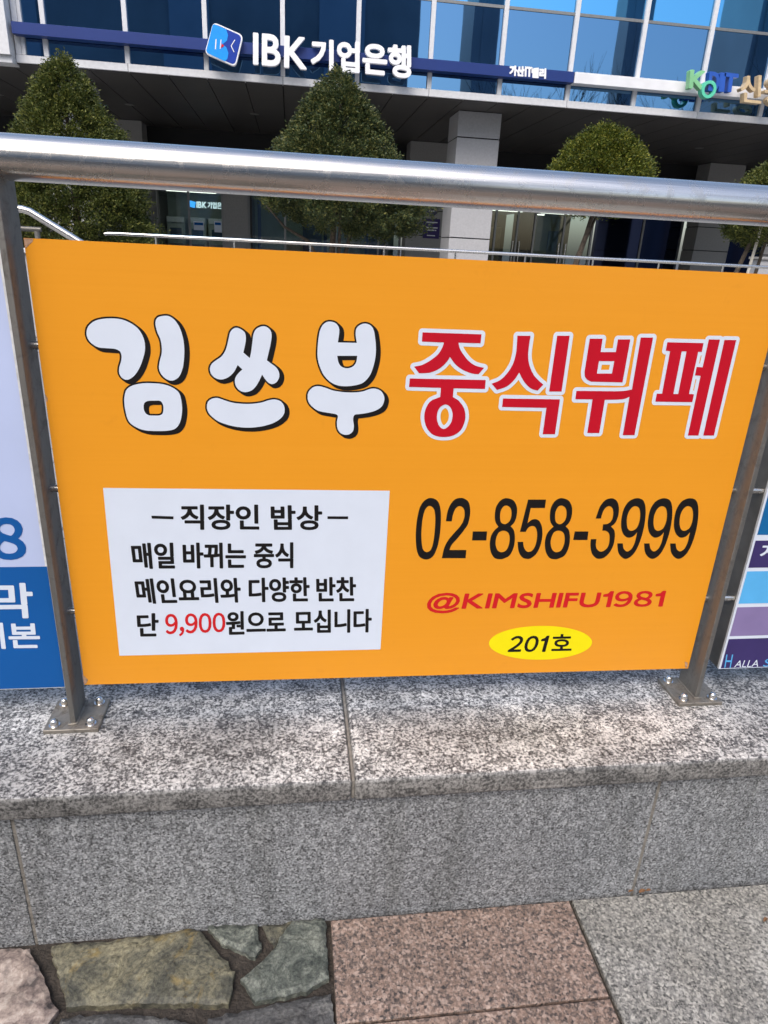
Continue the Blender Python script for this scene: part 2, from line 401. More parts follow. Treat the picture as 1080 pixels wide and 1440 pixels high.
def text_geo(body):
    c = bpy.data.curves.new('txt', 'FONT'); c.body = body; c.resolution_u = 4
    o = bpy.data.objects.new('txt', c); COL.objects.link(o)
    dg = bpy.context.evaluated_depsgraph_get(); ev = o.evaluated_get(dg); me = ev.to_mesh()
    v = np.array([w.co[:] for w in me.vertices]); f = [list(p.vertices) for p in me.polygons]
    ev.to_mesh_clear(); bpy.data.objects.remove(o); bpy.data.curves.remove(c)
    return v, f
def glyph_row(body, gap=0.1, sp=0.3):
    """characters set one by one, each by its own box, on a common baseline"""
    V = []; Fc = []; x = 0.0
    for ch in body:
        if ch == ' ': x += sp; continue
        v, f = text_geo(ch)
        if ch == '１':                            # plain sloping-flag one, without a foot
            z = text_geo('８')[0]; b0, hh = z[:, 1].min(), z[:, 1].max() - z[:, 1].min()
            v = np.array([(x_, b0 + y_ * hh, 0) for x_, y_ in ((0.0, 0.70), (0.0, 0.79), (0.13, 0.85), (0.19, 1.0), (0.27, 1.0), (0.27, 0.0), (0.165, 0.0), (0.165, 0.70))]); f = [[0, 1, 2, 7], [2, 3, 4, 7], [4, 5, 6, 7]]
        k = sum(len(q) for q in V); lo = v[:, 0].min(); w = v[:, 0].max() - lo
        v = v.copy(); v[:, 0] += x - lo; V.append(v); Fc += [[i + k for i in q] for q in f]; x += w + gap
    return np.concatenate(V), Fc
def grow_mesh(uv, faces, r, ns=10):
    """a flat mesh thickened by r all round (a bolder weight of the same letters)"""
    K = 1000.0; uv = [(p[0] * K, p[1] * K) for p in uv]; r *= K
    polys = []; cnt = {}
    for f in faces:
        q = ccw([tuple(uv[i]) for i in f])
        ar = 0.5 * abs(sum(q[i][0] * q[(i + 1) % len(q)][1] - q[(i + 1) % len(q)][0] * q[i][1] for i in range(len(q))))
        if ar > 1e-4: polys.append(q)
        for i in range(len(f)):
            e = tuple(sorted((f[i], f[(i + 1) % len(f)]))); cnt[e] = cnt.get(e, 0) + 1
    if r:
        for (a, b), c in cnt.items():
            if c == 1:
                cs = [(p[0] + r * math.cos(math.tau * j / ns), p[1] + r * math.sin(math.tau * j / ns)) for p in (uv[a], uv[b]) for j in range(ns)]
                polys.append(hull(cs))
    vs = []; fs = []
    for p in polys:
        k = len(vs); vs += [Vector(q) for q in p]; fs.append(list(range(k, k + len(p))))
    V, E_, Fc, ov, oe, of = delaunay_2d_cdt(vs, [], fs, 0, 1e-5)
    A = np.array([V[i][:] for f in Fc for i in f]).reshape(-1, 3, 2); cen = A.mean(1); keep_m = np.zeros(len(cen), bool)
    for p in polys:                                    # every piece is convex: half-plane test of the triangle centres
        P = np.array(p); ins = np.all((cen >= P.min(0)) & (cen <= P.max(0)), 1) & ~keep_m; idx = np.nonzero(ins)[0]
        if not len(idx): continue
        Q = np.roll(P, -1, 0); c = cen[idx]
        ok = np.all((Q - P)[None, :, 0] * (c[:, None, 1] - P[None, :, 1]) - (Q - P)[None, :, 1] * (c[:, None, 0] - P[None, :, 0]) >= -1e-7, 1)
        keep_m[idx[ok]] = True
    keep = [list(f) for f, k in zip(Fc, keep_m) if k]
    used = sorted(set(i for f in keep for i in f)); mp = {u: i for i, u in enumerate(used)}
    return [(V[u][0] / K, V[u][1] / K) for u in used], [[mp[i] for i in f] for f in keep]
FULL = {c: chr(ord(c) + 0xFEE0) for c in '0123456789,'}
def text_on(name, body, quad, y, mat, parent, bold=0.0, shear=0.0, gap=None, depth=0.0, label=None):
    """text whose box is fitted to four photo pixels (TL, TR, BR, BL) on the plane Y = y; bold in metres"""
    if gap is not None: v, f = glyph_row(''.join(FULL.get(c, c) for c in body), gap)
    else: v, f = text_geo(body)
    v = v.copy(); v[:, 0] += v[:, 1] * shear
    lo, hi = v.min(0), v.max(0); u = (v[:, 0] - lo[0]) / (hi[0] - lo[0]); w = (v[:, 1] - lo[1]) / (hi[1] - lo[1])
    Q = [np.array(px_on(y)(p)) for p in quad]
    P = (1 - u)[:, None] * (1 - w)[:, None] * Q[3] + u[:, None] * (1 - w)[:, None] * Q[2] + u[:, None] * w[:, None] * Q[1] + (1 - u)[:, None] * w[:, None] * Q[0]
    uv, f = grow_mesh(P, f, bold)
    if depth: o = solid(name, uv, f, y, y + depth, mat, parent)
    else: o = mobj(name, [(p[0], y, p[1]) for p in uv], f, mat, parent)
    if label: o['label'] = label
    return o
def solid(name, uv, faces, y0, y1, mat, parent, base=None):
    """a flat triangulated shape given depth from y0 (front) to y1"""
    n = len(uv); cnt = {}
    for f in faces:
        for i in range(len(f)):
            a, b = f[i], f[(i + 1) % len(f)]; cnt.setdefault((min(a, b), max(a, b)), []).append((a, b))
    fs = [list(f) for f in faces] + [[i + n for i in f][::-1] for f in faces]
    for e, l in cnt.items():
        if len(l) == 1:
            a, b = l[0]; fs.append([b, a, a + n, b + n])
    return mobj(name, [(p[0], y0, p[1]) for p in uv] + [(p[0], y1, p[1]) for p in uv], fs, mat, parent, base=base)

# ================================================================== THE SETTING
M['asphalt'] = plain('asphalt', (0.055, 0.055, 0.056), 0.9, var=0.2, vscale=8, bump=0.4, bscale=200)
M['kerb'] = granite('kerb_granite', GREY4, 110, fine=0.4, rough=0.7)
def paving_mat(name, c1, c2, mortar, bw, bh):
    m, n, l, p = new_mat(name)
    tc = n.new('ShaderNodeTexCoord')
    b = n.new('ShaderNodeTexBrick'); b.inputs['Scale'].default_value = 1.0; b.inputs['Brick Width'].default_value = bw; b.inputs['Row Height'].default_value = bh
    b.inputs['Mortar Size'].default_value = 0.006; b.inputs['Color1'].default_value = (*c1, 1); b.inputs['Color2'].default_value = (*c2, 1); b.inputs['Mortar'].default_value = (*mortar, 1)
    l.new(tc.outputs['Object'], b.inputs['Vector'])
    r = ramp(n, [(0.3, (0.6, 0.6, 0.6)), (0.7, (1.25, 1.25, 1.25))]); l.new(noise(n, l, tc.outputs['Object'], 90, 5, 0.7), r.inputs['Fac'])
    l.new(mixc(n, l, b.outputs['Color'], r.outputs['Color'], 0.8, 'MULTIPLY'), p.inputs['Base Color']); p.inputs['Roughness'].default_value = 0.7
    return m
M['pavefar'] = paving_mat('sidewalk_paving', (0.15, 0.105, 0.078), (0.13, 0.10, 0.08), (0.05, 0.045, 0.04), 0.56, 0.22)
M['plaza'] = paving_mat('plaza_paving', (0.31, 0.31, 0.30), (0.26, 0.26, 0.255), (0.10, 0.10, 0.10), 0.6, 0.6)
g = mobj('ground', [(-600, -600, -0.16), (600, -600, -0.16), (600, 600, -0.16), (-600, 600, -0.16)], [[0, 1, 2, 3]], M['asphalt']); g['kind'] = 'structure'
sw = MB().box(-14, 16, -3.4, -0.19, -0.20, -0.014).build('sidewalk', M['mortar']); sw['kind'] = 'structure'
far = MB().box(-14, 16, -3.4, -1.25, -0.05, -0.002).build('far_paving', M['pavefar'], sw); far['kind'] = 'stuff'
k = MB().box(-14, 16, -3.55, -3.4, -0.2, 0.0, 0.01).build('kerb', M['kerb']); k['kind'] = 'structure'
pz = MB().box(-40, 45, 0.09, 40, -0.15, 0.30).build('plaza', M['plaza']); pz['kind'] = 'structure'

# granite slabs and crazy paving, each piece its own object
def stone(name, poly, mat, parent, z1=0.0, rough=0.0, inset=0.0025, drop=0.0025, thick=0.035):
    pts = []
    for i in range(len(poly)):
        a = np.array(poly[i][:2]); b = np.array(poly[(i + 1) % len(poly)][:2])
        k = max(1, int(np.linalg.norm(b - a) / 0.010)) if rough else 1
        for j in range(k):
            q = a + (b - a) * j / k
            if rough: q = q + nrng.normal(0, rough, 2)
            pts.append(q)
    pts = [np.array(p) for p in ccw([tuple(p) for p in pts])]; n = len(pts)
    ins = []
    for i in range(n):
        t = pts[(i + 1) % n] - pts[i - 1]; t = t / max(1e-9, np.linalg.norm(t)); ins.append(pts[i] + np.array([-t[1], t[0]]) * (inset * (1 + (rnd.random() if rough else 0))))
    v = [(*p, z1 - thick) for p in pts] + [(*p, z1 - drop) for p in pts] + [(*p, z1) for p in ins]
    f = []
    for r in range(2):
        for i in range(n):
            j = (i + 1) % n; f.append([r * n + i, r * n + j, (r + 1) * n + j, (r + 1) * n + i])
    if not rough:
        f.append([2 * n + i for i in range(n)]); return mobj(name, v, f, mat, parent)
    # a split, uneven top: scattered points inside the outline, heights in shallow steps and ridges
    P = np.array(ins); lo, hi = P.min(0), P.max(0); inner = []
    for x in np.arange(lo[0], hi[0], 0.0085):
        for y in np.arange(lo[1], hi[1], 0.0085):
            q = np.array([x, y]) + nrng.normal(0, 0.002, 2)
            a, b = P, np.roll(P, -1, 0); cr = ((a[:, 1] > q[1]) != (b[:, 1] > q[1])) & (q[0] < (b[:, 0] - a[:, 0]) * (q[1] - a[:, 1]) / (b[:, 1] - a[:, 1] + 1e-12) + a[:, 0])
            if cr.sum() % 2 and np.min(np.linalg.norm(P - q, axis=1)) > 0.006: inner.append(q)
    V, E_, Fc, ov, oe, of = delaunay_2d_cdt([Vector(p) for p in ins] + [Vector(p) for p in inner], [], [list(range(n))], 1, 1e-7)
    an = rnd.uniform(0, math.pi); dx, dy = math.cos(an), math.sin(an); off = rnd.uniform(0, 50)
    k0 = len(v); dist = lambda q: np.min(np.linalg.norm(P - q, axis=1))
    for p in V:
        q = np.array([p[0], p[1]]); e = min(1.0, dist(q) / 0.012)
        nz = mnoise.noise(Vector((q[0] * 9 + off, q[1] * 9, 0))) * 0.5 + mnoise.noise(Vector((q[0] * 30 + off, q[1] * 30, 3))) * 0.22
        stp = math.floor(((q[0] * dx + q[1] * dy) * 16 + nz * 2.4 + off) % 3) * 0.0016
        v.append((q[0], q[1], z1 + e * (0.0035 * nz + stp + rnd.uniform(-0.0004, 0.0004))))
    f = f[:n] + [[k0 + i for i in t] for t in Fc]
    # join the rim to the first ring of the split top
    near = [int(np.argmin([(V[i][0] - q[0]) ** 2 + (V[i][1] - q[1]) ** 2 for i in range(len(V))])) for q in ins]
    for i in range(n):
        j = (i + 1) % n
        if near[i] != near[j]: f.append([n + i, n + j, k0 + near[j], k0 + near[i]])
    return mobj(name, v, f, mat, parent)
def slab(x0, x1, y0, y1, mat, name):
    jz = rnd.uniform(-0.0015, 0.0015)
    return stone(name, [(x0, y0), (x1, y0), (x1, y1), (x0, y1)], mat, sw, z1=jz, inset=0.003, drop=0.003)
for r in range(5):
    y1 = -0.234 - r * 0.2215
    slab(0.0835, 0.639, y1 - 0.2165, y1, M['pinkgran'], 'pink_paving_slab')
for r in range(2):
    y1 = -0.234 - r * 0.5
    for x0, x1 in ((0.648, 1.205), (1.213, 1.77)):
        slab(x0, x1, y1 - 0.494, y1, M['greygran'], 'grey_paving_slab')
def px_ground(s): return [on_z(float(t.split(',')[0]), float(t.split(',')[1]), 0.0)[:2] for t in s.split()]
for s, m, z in (('-40,1337 0,1334 42,1333 51,1352 66,1388 80,1421 64,1442 20,1460 -60,1450', 'slate_pink', 0.004),
                ('72,1331 165,1322 278,1306 331,1367 327,1392 320,1412 215,1412 95,1416 85,1380', 'slate_yellow', 0.006),
                ('290,1301 325,1299 362,1299 366,1333 358,1345 312,1325', 'slate_green', 0.002),
                ('368,1298 414,1293 385,1330', 'slate_yellow', -0.004),
                ('411,1296 457,1291 461,1375 425,1395 360,1408 338,1376 372,1350', 'slate_green', 0.005),
                ('292,1432 350,1419 420,1405 465,1397 472,1450 475,1500 360,1515 285,1470', 'slate_dark', 0.002),
                ('86,1430 150,1423 215,1427 275,1440 265,1490 150,1510 70,1470', 'slate_dark', 0.0)):
    stone('flagstone', px_ground(s), M[m], sw, z1=z, rough=0.0018, inset=0.006, drop=0.005)
for (cx, cy, rr, m) in ((-0.72, -0.75, 0.17, 'slate_green'), (-0.38, -0.78, 0.15, 'slate_pink'), (-0.08, -0.80, 0.13, 'slate_yellow'), (-0.95, -0.42, 0.14, 'slate_yellow'), (-1.0, -1.05, 0.17, 'slate_dark'),
                        (-0.6, -1.08, 0.15, 'slate_yellow'), (-0.24, -1.08, 0.14, 'slate_green')):
    stone('flagstone', [(cx + rr * rnd.uniform(0.8, 1.15) * math.cos(a), cy + rr * rnd.uniform(0.8, 1.1) * math.sin(a)) for a in [i * math.tau / 6 + rnd.uniform(-0.2, 0.2) for i in range(6)]],
          M[m], sw, z1=0.003, rough=0.002, inset=0.006, drop=0.005)

# ------------------------------------------------------------------ granite wall under the railing
wall = thing('granite_wall', (0.12, -0.05, 0.0), 'low grey granite wall with weathered coping, running under the railing and signs', 'wall')
MB().box(-4.0, 6.0, -0.2236, 0.088, -0.1, 0.351).build('mortar_core', M['joint'], wall)
for i in range(-2, 3):
    x0, x1 = 0.1205 + i * 1.342 + 0.003, 0.1205 + (i + 1) * 1.342 - 0.003
    auto_smooth(MB().box(x0, x1, -0.25, 0.12, 0.3535, 0.406, 0.0075, 3).build('coping_slab', M['coping'], wall), 50)
    if i > -2: MB().box(0.1205 + i * 1.342 - 0.0028, 0.1205 + i * 1.342 + 0.0028, -0.2445, 0.115, 0.357, 0.4015).build('joint_mortar', M['joint'], wall)
    x0, x1 = -0.539 + i * 1.341 + 0.0035, -0.539 + (i + 1) * 1.341 - 0.0035
    MB().box(x0, x1, -0.2255, -0.2237, -0.03, 0.351, 0.0008).build('wall_slab', M['wallgran'], wall)

# ------------------------------------------------------------------ steel railing on the coping
rail = thing('steel_railing', (-0.466, -0.018, 0.406), 'stainless steel railing with thick round top rail and flat posts bolted to granite coping', 'railing')
auto_smooth(MB().tube([(x, -0.016, 1.504) for x in np.linspace(-3.4, 5.4, 12)], 0.0345, 48).build('top_rail', M['rail'], rail))
for z in (1.206, 0.935, 0.665):
    auto_smooth(MB().tube([(-3.4, -0.002, z), (5.4, -0.002, z)], 0.0075, 14).build('cross_bar', M['rail'], rail))
for i in range(-1, 3):
    x = -0.4665 + 1.441 * i; t = 0.0055
    p = MB().box(x - t, x + t, -0.049, 0.027, 0.4158, 1.482, 0.001).build('post', M['post'], rail)
    MB().box(x - 0.056, x + 0.056, -0.068, 0.036, 0.4062, 0.4155, 0.001).build('base_plate', M['plate'], p)
    MB().box(x - t - 0.004, x + t + 0.004, -0.053, 0.031, 0.4156, 0.4185, 0.001).build('weld_bead', M['plate'], p)
    for sx in (-0.037, 0.037):
        for sy in (-0.052, 0.020):
            auto_smooth(MB().lathe((x + sx, sy, 0.4156), [(0.0115, 0), (0.0115, 0.0022), (0.0085, 0.0024), (0.0085, 0.0085), (0.0078, 0.012), (0.0055, 0.0152), (0.002, 0.0168), (0.0002, 0.017)], 14).build('bolt', M['bolt'], p), 35)

# ------------------------------------------------------------------ the orange sign
BY = -0.0165      # front face of the sign boards
m, n, l, p = new_mat('orange_vinyl_print')
tc = n.new('ShaderNodeTexCoord'); mp = n.new('ShaderNodeMapping'); mp.inputs['Scale'].default_value = (1.5, 1, 120); l.new(tc.outputs['Object'], mp.inputs['Vector'])
ra = ramp(n, [(0.3, (0.795, 0.312, 0.013)), (0.7, (0.815, 0.325, 0.016))]); l.new(noise(n, l, mp.outputs['Vector'], 1.0, 4, 0.7), ra.inputs['Fac'])
rb = ramp(n, [(0.60, (1, 1, 1)), (0.80, (0.86, 0.83, 0.78))]); l.new(noise(n, l, tc.outputs['Object'], 14, 8, 0.75, 0.5), rb.inputs['Fac'])
l.new(mixc(n, l, ra.outputs['Color'], rb.outputs['Color'], 0.6, 'MULTIPLY'), p.inputs['Base Color']); p.inputs['Roughness'].default_value = 0.36
bp = n.new('ShaderNodeBump'); bp.inputs['Strength'].default_value = 0.16; bp.inputs['Distance'].default_value = 0.02
l.new(noise(n, l, tc.outputs['Object'], 3.2, 3, 0.5), bp.inputs['Height']); l.new(bp.outputs['Normal'], p.inputs['Normal'])
M['orange'] = m
sign = thing('orange_sign_board', (0.26, BY, 0.47), 'orange restaurant sign board with Korean lettering and phone number between the posts', 'sign')
cor = [on_y(x, y, BY) for x, y in ((33, 334.5), (1105.5, 387), (967.5, 940), (119, 963))]
cor = [(c[0], c[2]) for c in cor]
xs0, xs1 = -0.4485, 0.9615
cor[0] = (max(cor[0][0], xs0), cor[0][1]); cor[3] = (max(cor[3][0], xs0), cor[3][1]); cor[1] = (min(cor[1][0], xs1), cor[1][1]); cor[2] = (min(cor[2][0], xs1), cor[2][1])
def panel(name, c4, y0, y1, mat, parent):
    v = [(u, y0, w) for u, w in c4] + [(u, y1, w) for u, w in c4]
    return mobj(name, v, [[0, 1, 2, 3], [7, 6, 5, 4], [0, 4, 5, 1], [1, 5, 6, 2], [2, 6, 7, 3], [3, 7, 4, 0]], mat, parent)
board = panel('panel', cor, BY + 0.0002, BY + 0.006, M['orange_edge'], sign)
mobj('printed_face', [(u, BY, w) for u, w in cor], [[0, 1, 2, 3]], M['orange'], sign)
L1, L2, L3 = BY - 0.0004, BY - 0.0008, BY - 0.0012
tp = px_on(BY)
def shapes_px(specs, org, sc, step=3.0, shift=(0, 0)):
    out = []
    for sp in specs:
        loops = [[tp(q) for q in smooth_poly(parse(s, org, sc, shift), step)] for s in sp]
        out.append((loops[0], loops[1:]))
    return out
K1 = (110, 430); S1 = 1080 / 170; S7 = 1080 / 140
bubble = [('white_bubble_letter', shapes_px([
    ('75,240 90,185 140,140 210,118 300,112 390,122 470,155 540,210 585,290 598,380 580,470 545,560 500,625 445,660 400,650 368,605 368,550 385,490 387,440 372,405 330,385 250,378 180,370 120,335 85,290',),
    ('690,150 710,105 760,90 810,92 860,125 905,190 935,280 948,380 945,480 930,570 895,640 840,668 790,655 745,615 722,560 728,500 745,430 747,370 735,300 705,230',),
    ('440,740 490,710 580,692 680,692 780,705 860,740 905,785 925,870 928,950 910,1040 870,1095 800,1115 700,1118 600,1112 520,1085 455,1035 425,950 412,850 420,780',
     '585,915 590,870 620,850 680,847 735,850 757,880 762,920 755,960 730,978 680,980 630,977 600,955')], K1, S1)),
    ('white_bubble_letter', shapes_px([
    ('325,255 340,205 375,168 410,160 450,175 495,210 508,270 500,340 480,430! 550,490! 565,420 578,320 590,230 620,175 680,145 730,150 775,190 787,250 775,340 755,430 735,515! 790,555 840,595 868,650 865,710 835,755 790,772 750,755 715,715 683,668! 660,720 620,790 570,840 500,860 440,840 400,795 388,735 400,690 430,650 470,613! 418,565! 385,630 340,680 290,710 230,722 175,705 130,660 117,600 140,550 190,510 240,475 280,420 305,350',),
    ('85,1020 95,965 140,930 200,922 270,945 360,972 470,985 580,985 680,970 760,945 820,938 880,955 918,1000 928,1060 910,1115 850,1170 760,1210 650,1235 530,1244 410,1235 300,1210 200,1170 120,1105 92,1060',)], (280, 440), S7)),
    ('white_bubble_letter', shapes_px([
    ('205,400 212,300 228,200 255,140 300,100 350,95 400,110 435,155 440,210 425,320! 630,325! 618,240 625,170 665,130 720,115 780,135 815,190 830,280 838,380 832,480 810,580 770,680 700,755 610,785 510,795 420,785 340,745 270,670 225,570 205,480',
     '418,465! 635,465! 625,530 590,580 525,600 460,580 430,530'),
    ('97,910 105,860 150,810 210,793 280,808 370,840 480,858 600,862 700,850 770,825 830,820 890,845 925,900 925,960 895,1020 830,1060 740,1085 650,1098 605,1105 590,1150 598,1220 590,1280 550,1315 500,1322 450,1300 420,1250 415,1180 425,1115 390,1095 300,1080 210,1060 140,1010 105,960',)], (420, 440), S7))]
for nm, sh in bubble:
    uv, f = fill(sh, grow=0.0032, sweep=(0.0062, -0.0048)); decal('letter_outline', uv, f, L1, M['pblack'], sign)
    uv, f = fill(sh); decal(nm, uv, f, L2, M['pwhite'], sign)
red = [('중', shapes_px([
    ('263,133! 903,155! 892,252! 652,245! 668,310 710,380 770,450 840,495 930,518! 870,588! 800,580 700,540 620,480 560,400! 520,460 440,530 340,570 225,577! 172,505! 260,485 360,430 440,360 480,290 495,243! 256,233!',),
    ('125,633! 948,650! 940,747! 600,740! 592,835! 650,870 705,940 727,1020 720,1100 680,1190 600,1250 490,1268 380,1245 310,1170 282,1070 295,970 350,880 455,833! 462,735! 117,725!',
     '515,915 560,940 588,1010 580,1090 545,1150 492,1182 445,1150 420,1080 425,1000 460,940')], (560, 450), S7)),
    ('식', shapes_px([
    ('365,170! 508,170! 490,290 482,400 500,500 540,590 590,650 648,700! 585,765! 510,740 440,670 385,570! 330,650 250,720 145,758! 87,690! 180,650 260,570 320,470 350,360 360,260',),
    ('797,170! 933,170! 845,775! 710,775!',), ('210,850! 828,860! 773,1238! 640,1238! 680,952! 200,942!',)], (680, 450), S7)),
    ('뷔', shapes_px([
    ('225,202! 365,202! 342,347! 508,347! 530,210! 665,210! 580,676! 240,668! 195,645 172,610 168,560!', '325,445! 490,445! 465,580! 302,580!'),
    ('80,768! 500,772! 600,768 682,752! 778,190! 912,190! 710,1248! 583,1248! 655,832! 600,855 530,862! 388,865! 328,1225! 198,1225! 255,860! 68,858!',)], (800, 450), S7)),
    ('페', shapes_px([
    ('217,240! 610,250! 592,345! 552,345! 453,800! 507,805! 488,890! 87,885! 103,798! 160,798! 247,338! 200,332!', '373,340! 425,340! 335,802! 283,802!'),
    ('667,210! 788,212! 555,1252! 440,1252! 578,605! 517,600! 535,508! 600,512!',), ('837,215! 965,217! 722,1252! 607,1252!',)], (910, 450), S7))]
uv, f = fill([s for nm, sh in red for s in sh], grow=0.0074, ns=14); decal('white_letter_border', uv, f, L1, M['pwhite'], sign)
for nm, sh in red:
    uv, f = fill(sh); decal('red_letter', uv, f, L2, M['pred'], sign)
# phone number
DA, DB, SD = (575, 690), (790, 690), 5.4
D = {'0': ('165,55 215,75 238,130 243,220 235,330 215,430 180,500 130,522 80,500 58,440 52,340 60,230 82,130 118,75', '163,115 190,140 200,200 197,290 185,390 165,450 133,466 107,445 97,390 95,310 103,220 120,150 140,122'),
     '2': ('280,232! 325,232! 335,180 355,135 385,116 415,135 423,180 412,230 385,275 340,325 295,380 268,435 250,512! 430,512! 436,450! 307,450! 325,410 365,365 410,310 447,255 463,190 465,135 452,85 420,60 390,55 350,65 315,105 293,160',),
     '8': ('750,57 795,75 820,125 818,190 800,240 772,270! 797,300 805,360 795,430 765,490 720,515 690,520 650,510 622,465 614,400 625,340 650,300 680,273! 658,240 652,190 660,130 685,85 715,62', '742,112 770,130 779,170 770,220 745,248 724,254 700,240 692,200 697,155 717,120', '722,303 755,320 765,365 757,415 735,455 700,467 672,450 658,405 664,355 685,315'),
     '5': ('905,67! 1041,67! 1032,131! 925,131! 900,248! 925,225 958,215 990,230 1010,275 1013,340 1000,410 970,475 930,510 900,518 860,505 833,460 825,388! 867,388! 873,430 890,457 910,465 940,450 962,410 973,350 970,300 955,272 930,268 905,282 887,312! 843,312!',),
     '3': ('257,211! 297,211! 312,160 335,127 362,117 385,135 390,180 378,225 350,250 314,255! 307,303! 335,305 358,325 362,375 350,425 320,455 292,462 268,445 258,410 263,367! 220,367! 217,420 228,475 255,508 285,517 325,505 365,465 392,410 403,345 398,300 373,272! 405,245 427,195 434,140 425,90 400,63 370,58 330,72 290,120',),
     '9': ('580,57 615,70 633,110 636,180 625,270 605,350 575,430 535,490 490,517 455,505 428,465 421,400! 463,400! 468,435 482,455 500,461 530,440 555,390 572,315! 550,340 520,355 490,352 462,320 450,270 453,210 470,140 505,85 545,62', '560,117 585,130 595,170 590,230 570,280 545,300 520,304 500,285 493,240 498,190 517,145 540,122')}
for ch, org, sh in (('0', DA, 0), ('2', DA, 0), ('8', DA, 0), ('5', DA, 0), ('8', DA, 418), ('3', DB, 0), ('9', DB, 0), ('9', DB, 203), ('9', DB, 401)):
    uv, f = fill(shapes_px([D[ch]], org, SD, 2.0, (sh, 0))); decal('black_digit', uv, f, L1, M['pblack'], sign)
for org, s in ((DA, '485,309! 594,309! 588,377! 479,377!'), (DB, '98,309! 202,309! 194,374! 86,374!')):
    uv, f = fill(shapes_px([(s,)], org, SD)); decal('black_hyphen', uv, f, L1, M['pblack'], sign)
# account name, room number
text_on('red_account_name', '@KIMSHIFU1981', ((602.5, 834), (936, 831.5), (934, 857.5), (600.5, 862)), L1, M['pred2'], sign, bold=0.0015, shear=0.10, gap=0.11)
ov = [tp((760 + 72.5 * math.cos(a) , 903.8 + 23.8 * math.sin(a) - 0.012 * 72 * math.cos(a))) for a in np.linspace(0, math.tau, 65)[:-1]]
decal('yellow_oval', ov, [list(range(64))], L1, M['pyellow'], sign)
text_on('room_number', '201', ((716, 895), (772, 894.5), (771, 916), (714.5, 916.5)), L2, M['pblack'], sign, bold=0.0013, shear=0.2, gap=0.13)
text_on('room_suffix', '호', ((777, 892.5), (804, 892), (803, 914.5), (776, 915)), L2, M['pblack'], sign, bold=0.0011)
# white notice box
wb = [tp(q) for q in ((145, 686), (548, 690), (535, 913), (168, 922))]
decal('white_box', wb, [[0, 1, 2, 3]], L1, M['pwhite'], sign)
for q in (((213, 725), (244, 726), (244, 730), (213.5, 729)), ((460.5, 725.8), (489.5, 726), (489.5, 729.8), (460.5, 729.6))):
    decal('black_dash', [tp(t) for t in q], [[0, 1, 2, 3]], L2, M['pblack'], sign)
B2 = 0.0016
for body, q, mt, bd in (('직장인', ((255, 710.5), (363, 710.5), (363.5, 744.5), (255.5, 744)), 'pblack', B2), ('밥상', ((381.5, 711.5), (452, 711.5), (452, 744.5), (382.5, 744.5)), 'pblack', B2),
                        ('매일', ((184.5, 764.5), (243.5, 764), (245, 799), (189, 799)), 'pblack', B2), ('바뀌는', ((257.5, 764), (344.5, 764), (345, 798.5), (259, 798.5)), 'pblack', B2), ('중식', ((357.5, 763.5), (411.5, 763.5), (411.5, 798), (358.5, 798.5)), 'pblack', B2),
                        ('메인요리와', ((189.5, 814.5), (336.5, 813.5), (338.5, 846.5), (194.5, 848.5)), 'pblack', B2), ('다양한', ((350.5, 813.5), (434, 812.5), (435, 845.5), (351, 846)), 'pblack', B2), ('반찬', ((445.5, 812.5), (499.5, 812), (500, 844.5), (446, 845)), 'pblack', B2),
                        ('단', ((193, 863.5), (222, 863), (222, 894), (195, 894.5)), 'pblack', B2), ('9,900', ((232.5, 864), (316, 862), (316.5, 891.5), (233.5, 895)), 'pred2', 0.0010),
                        ('원으로', ((318.5, 860.5), (400, 859.5), (401, 890), (319, 892)), 'pblack', B2), ('모십니다', ((414, 859), (522, 857), (521.5, 888.5), (414.5, 890)), 'pblack', B2)):
    text_on('notice_text', body, q, L2, M[mt], sign, bold=bd, gap=0.09 if body[0] == '9' else None)
# peeled corner of the vinyl and wear along the left edge
M['peel'] = plain('peeled_vinyl_backing', (0.45, 0.27, 0.17), 0.7, var=0.4, vscale=90)
pl = [tp(q) for q in ((33.5, 335), (47, 335.5), (46, 340), (41, 344), (36.5, 349), (34.8, 346))]
decal('peeled_corner', pl, [list(range(len(pl)))], L1, M['peel'], sign)
for q in (((63, 553), (67, 560), (66.5, 566), (64, 562)), ((116, 948), (124, 956), (121, 961.5), (118, 961.5)), ((963, 930), (967, 932), (966.5, 938.5), (963.5, 939))):
    decal('worn_edge', [tp(t) for t in q], [[0, 1, 2, 3]], L1, M['peel'], sign)

# ------------------------------------------------------------------ neighbouring signs
ls = thing('blue_sign_board', (-1.15, BY, 0.48), 'lavender and blue sign board cut by the left picture edge, beside the post', 'sign')
lx = -0.4815; zt, zb, zs = 1.386, 0.486, 0.775
panel('panel', [(-1.85, zt), (lx, zt), (lx, zb), (-1.85, zb)], BY + 0.0002, BY + 0.005, M['edgewhite'], ls)
decal('lavender_field', [(-1.85, zt), (lx - 0.006, zt), (lx - 0.006, zs), (-1.85, zs)], [[0, 1, 2, 3]], L1, M['plav'], ls)
decal('blue_field', [(-1.85, zs), (lx - 0.003, zs), (lx - 0.003, zb + 0.002), (-1.85, zb + 0.002)], [[0, 1, 2, 3]], L1 - 0.0001, M['pblue'], ls)
decal('white_edge_strip', [(lx - 0.006, zt), (lx, zt), (lx, zs), (lx - 0.006, zs)], [[0, 1, 2, 3]], L1, M['edgewhite'], ls)
text_on('blue_number', '8', ((-14, 730), (30, 729), (36, 785), (-8, 786)), L2 - 0.0003, M['pblue'], ls, bold=0.003, gap=0.1)
text_on('white_lettering', '막', ((-10, 821), (43, 821), (47.5, 868), (-6, 869)), L2 - 0.0003, M['pwhite'], ls, bold=0.0022)
text_on('white_lettering', '제본', ((-38, 877), (53, 876), (56.5, 911), (-33, 912)), L2 - 0.0003, M['pwhite'], ls, bold=0.0016)
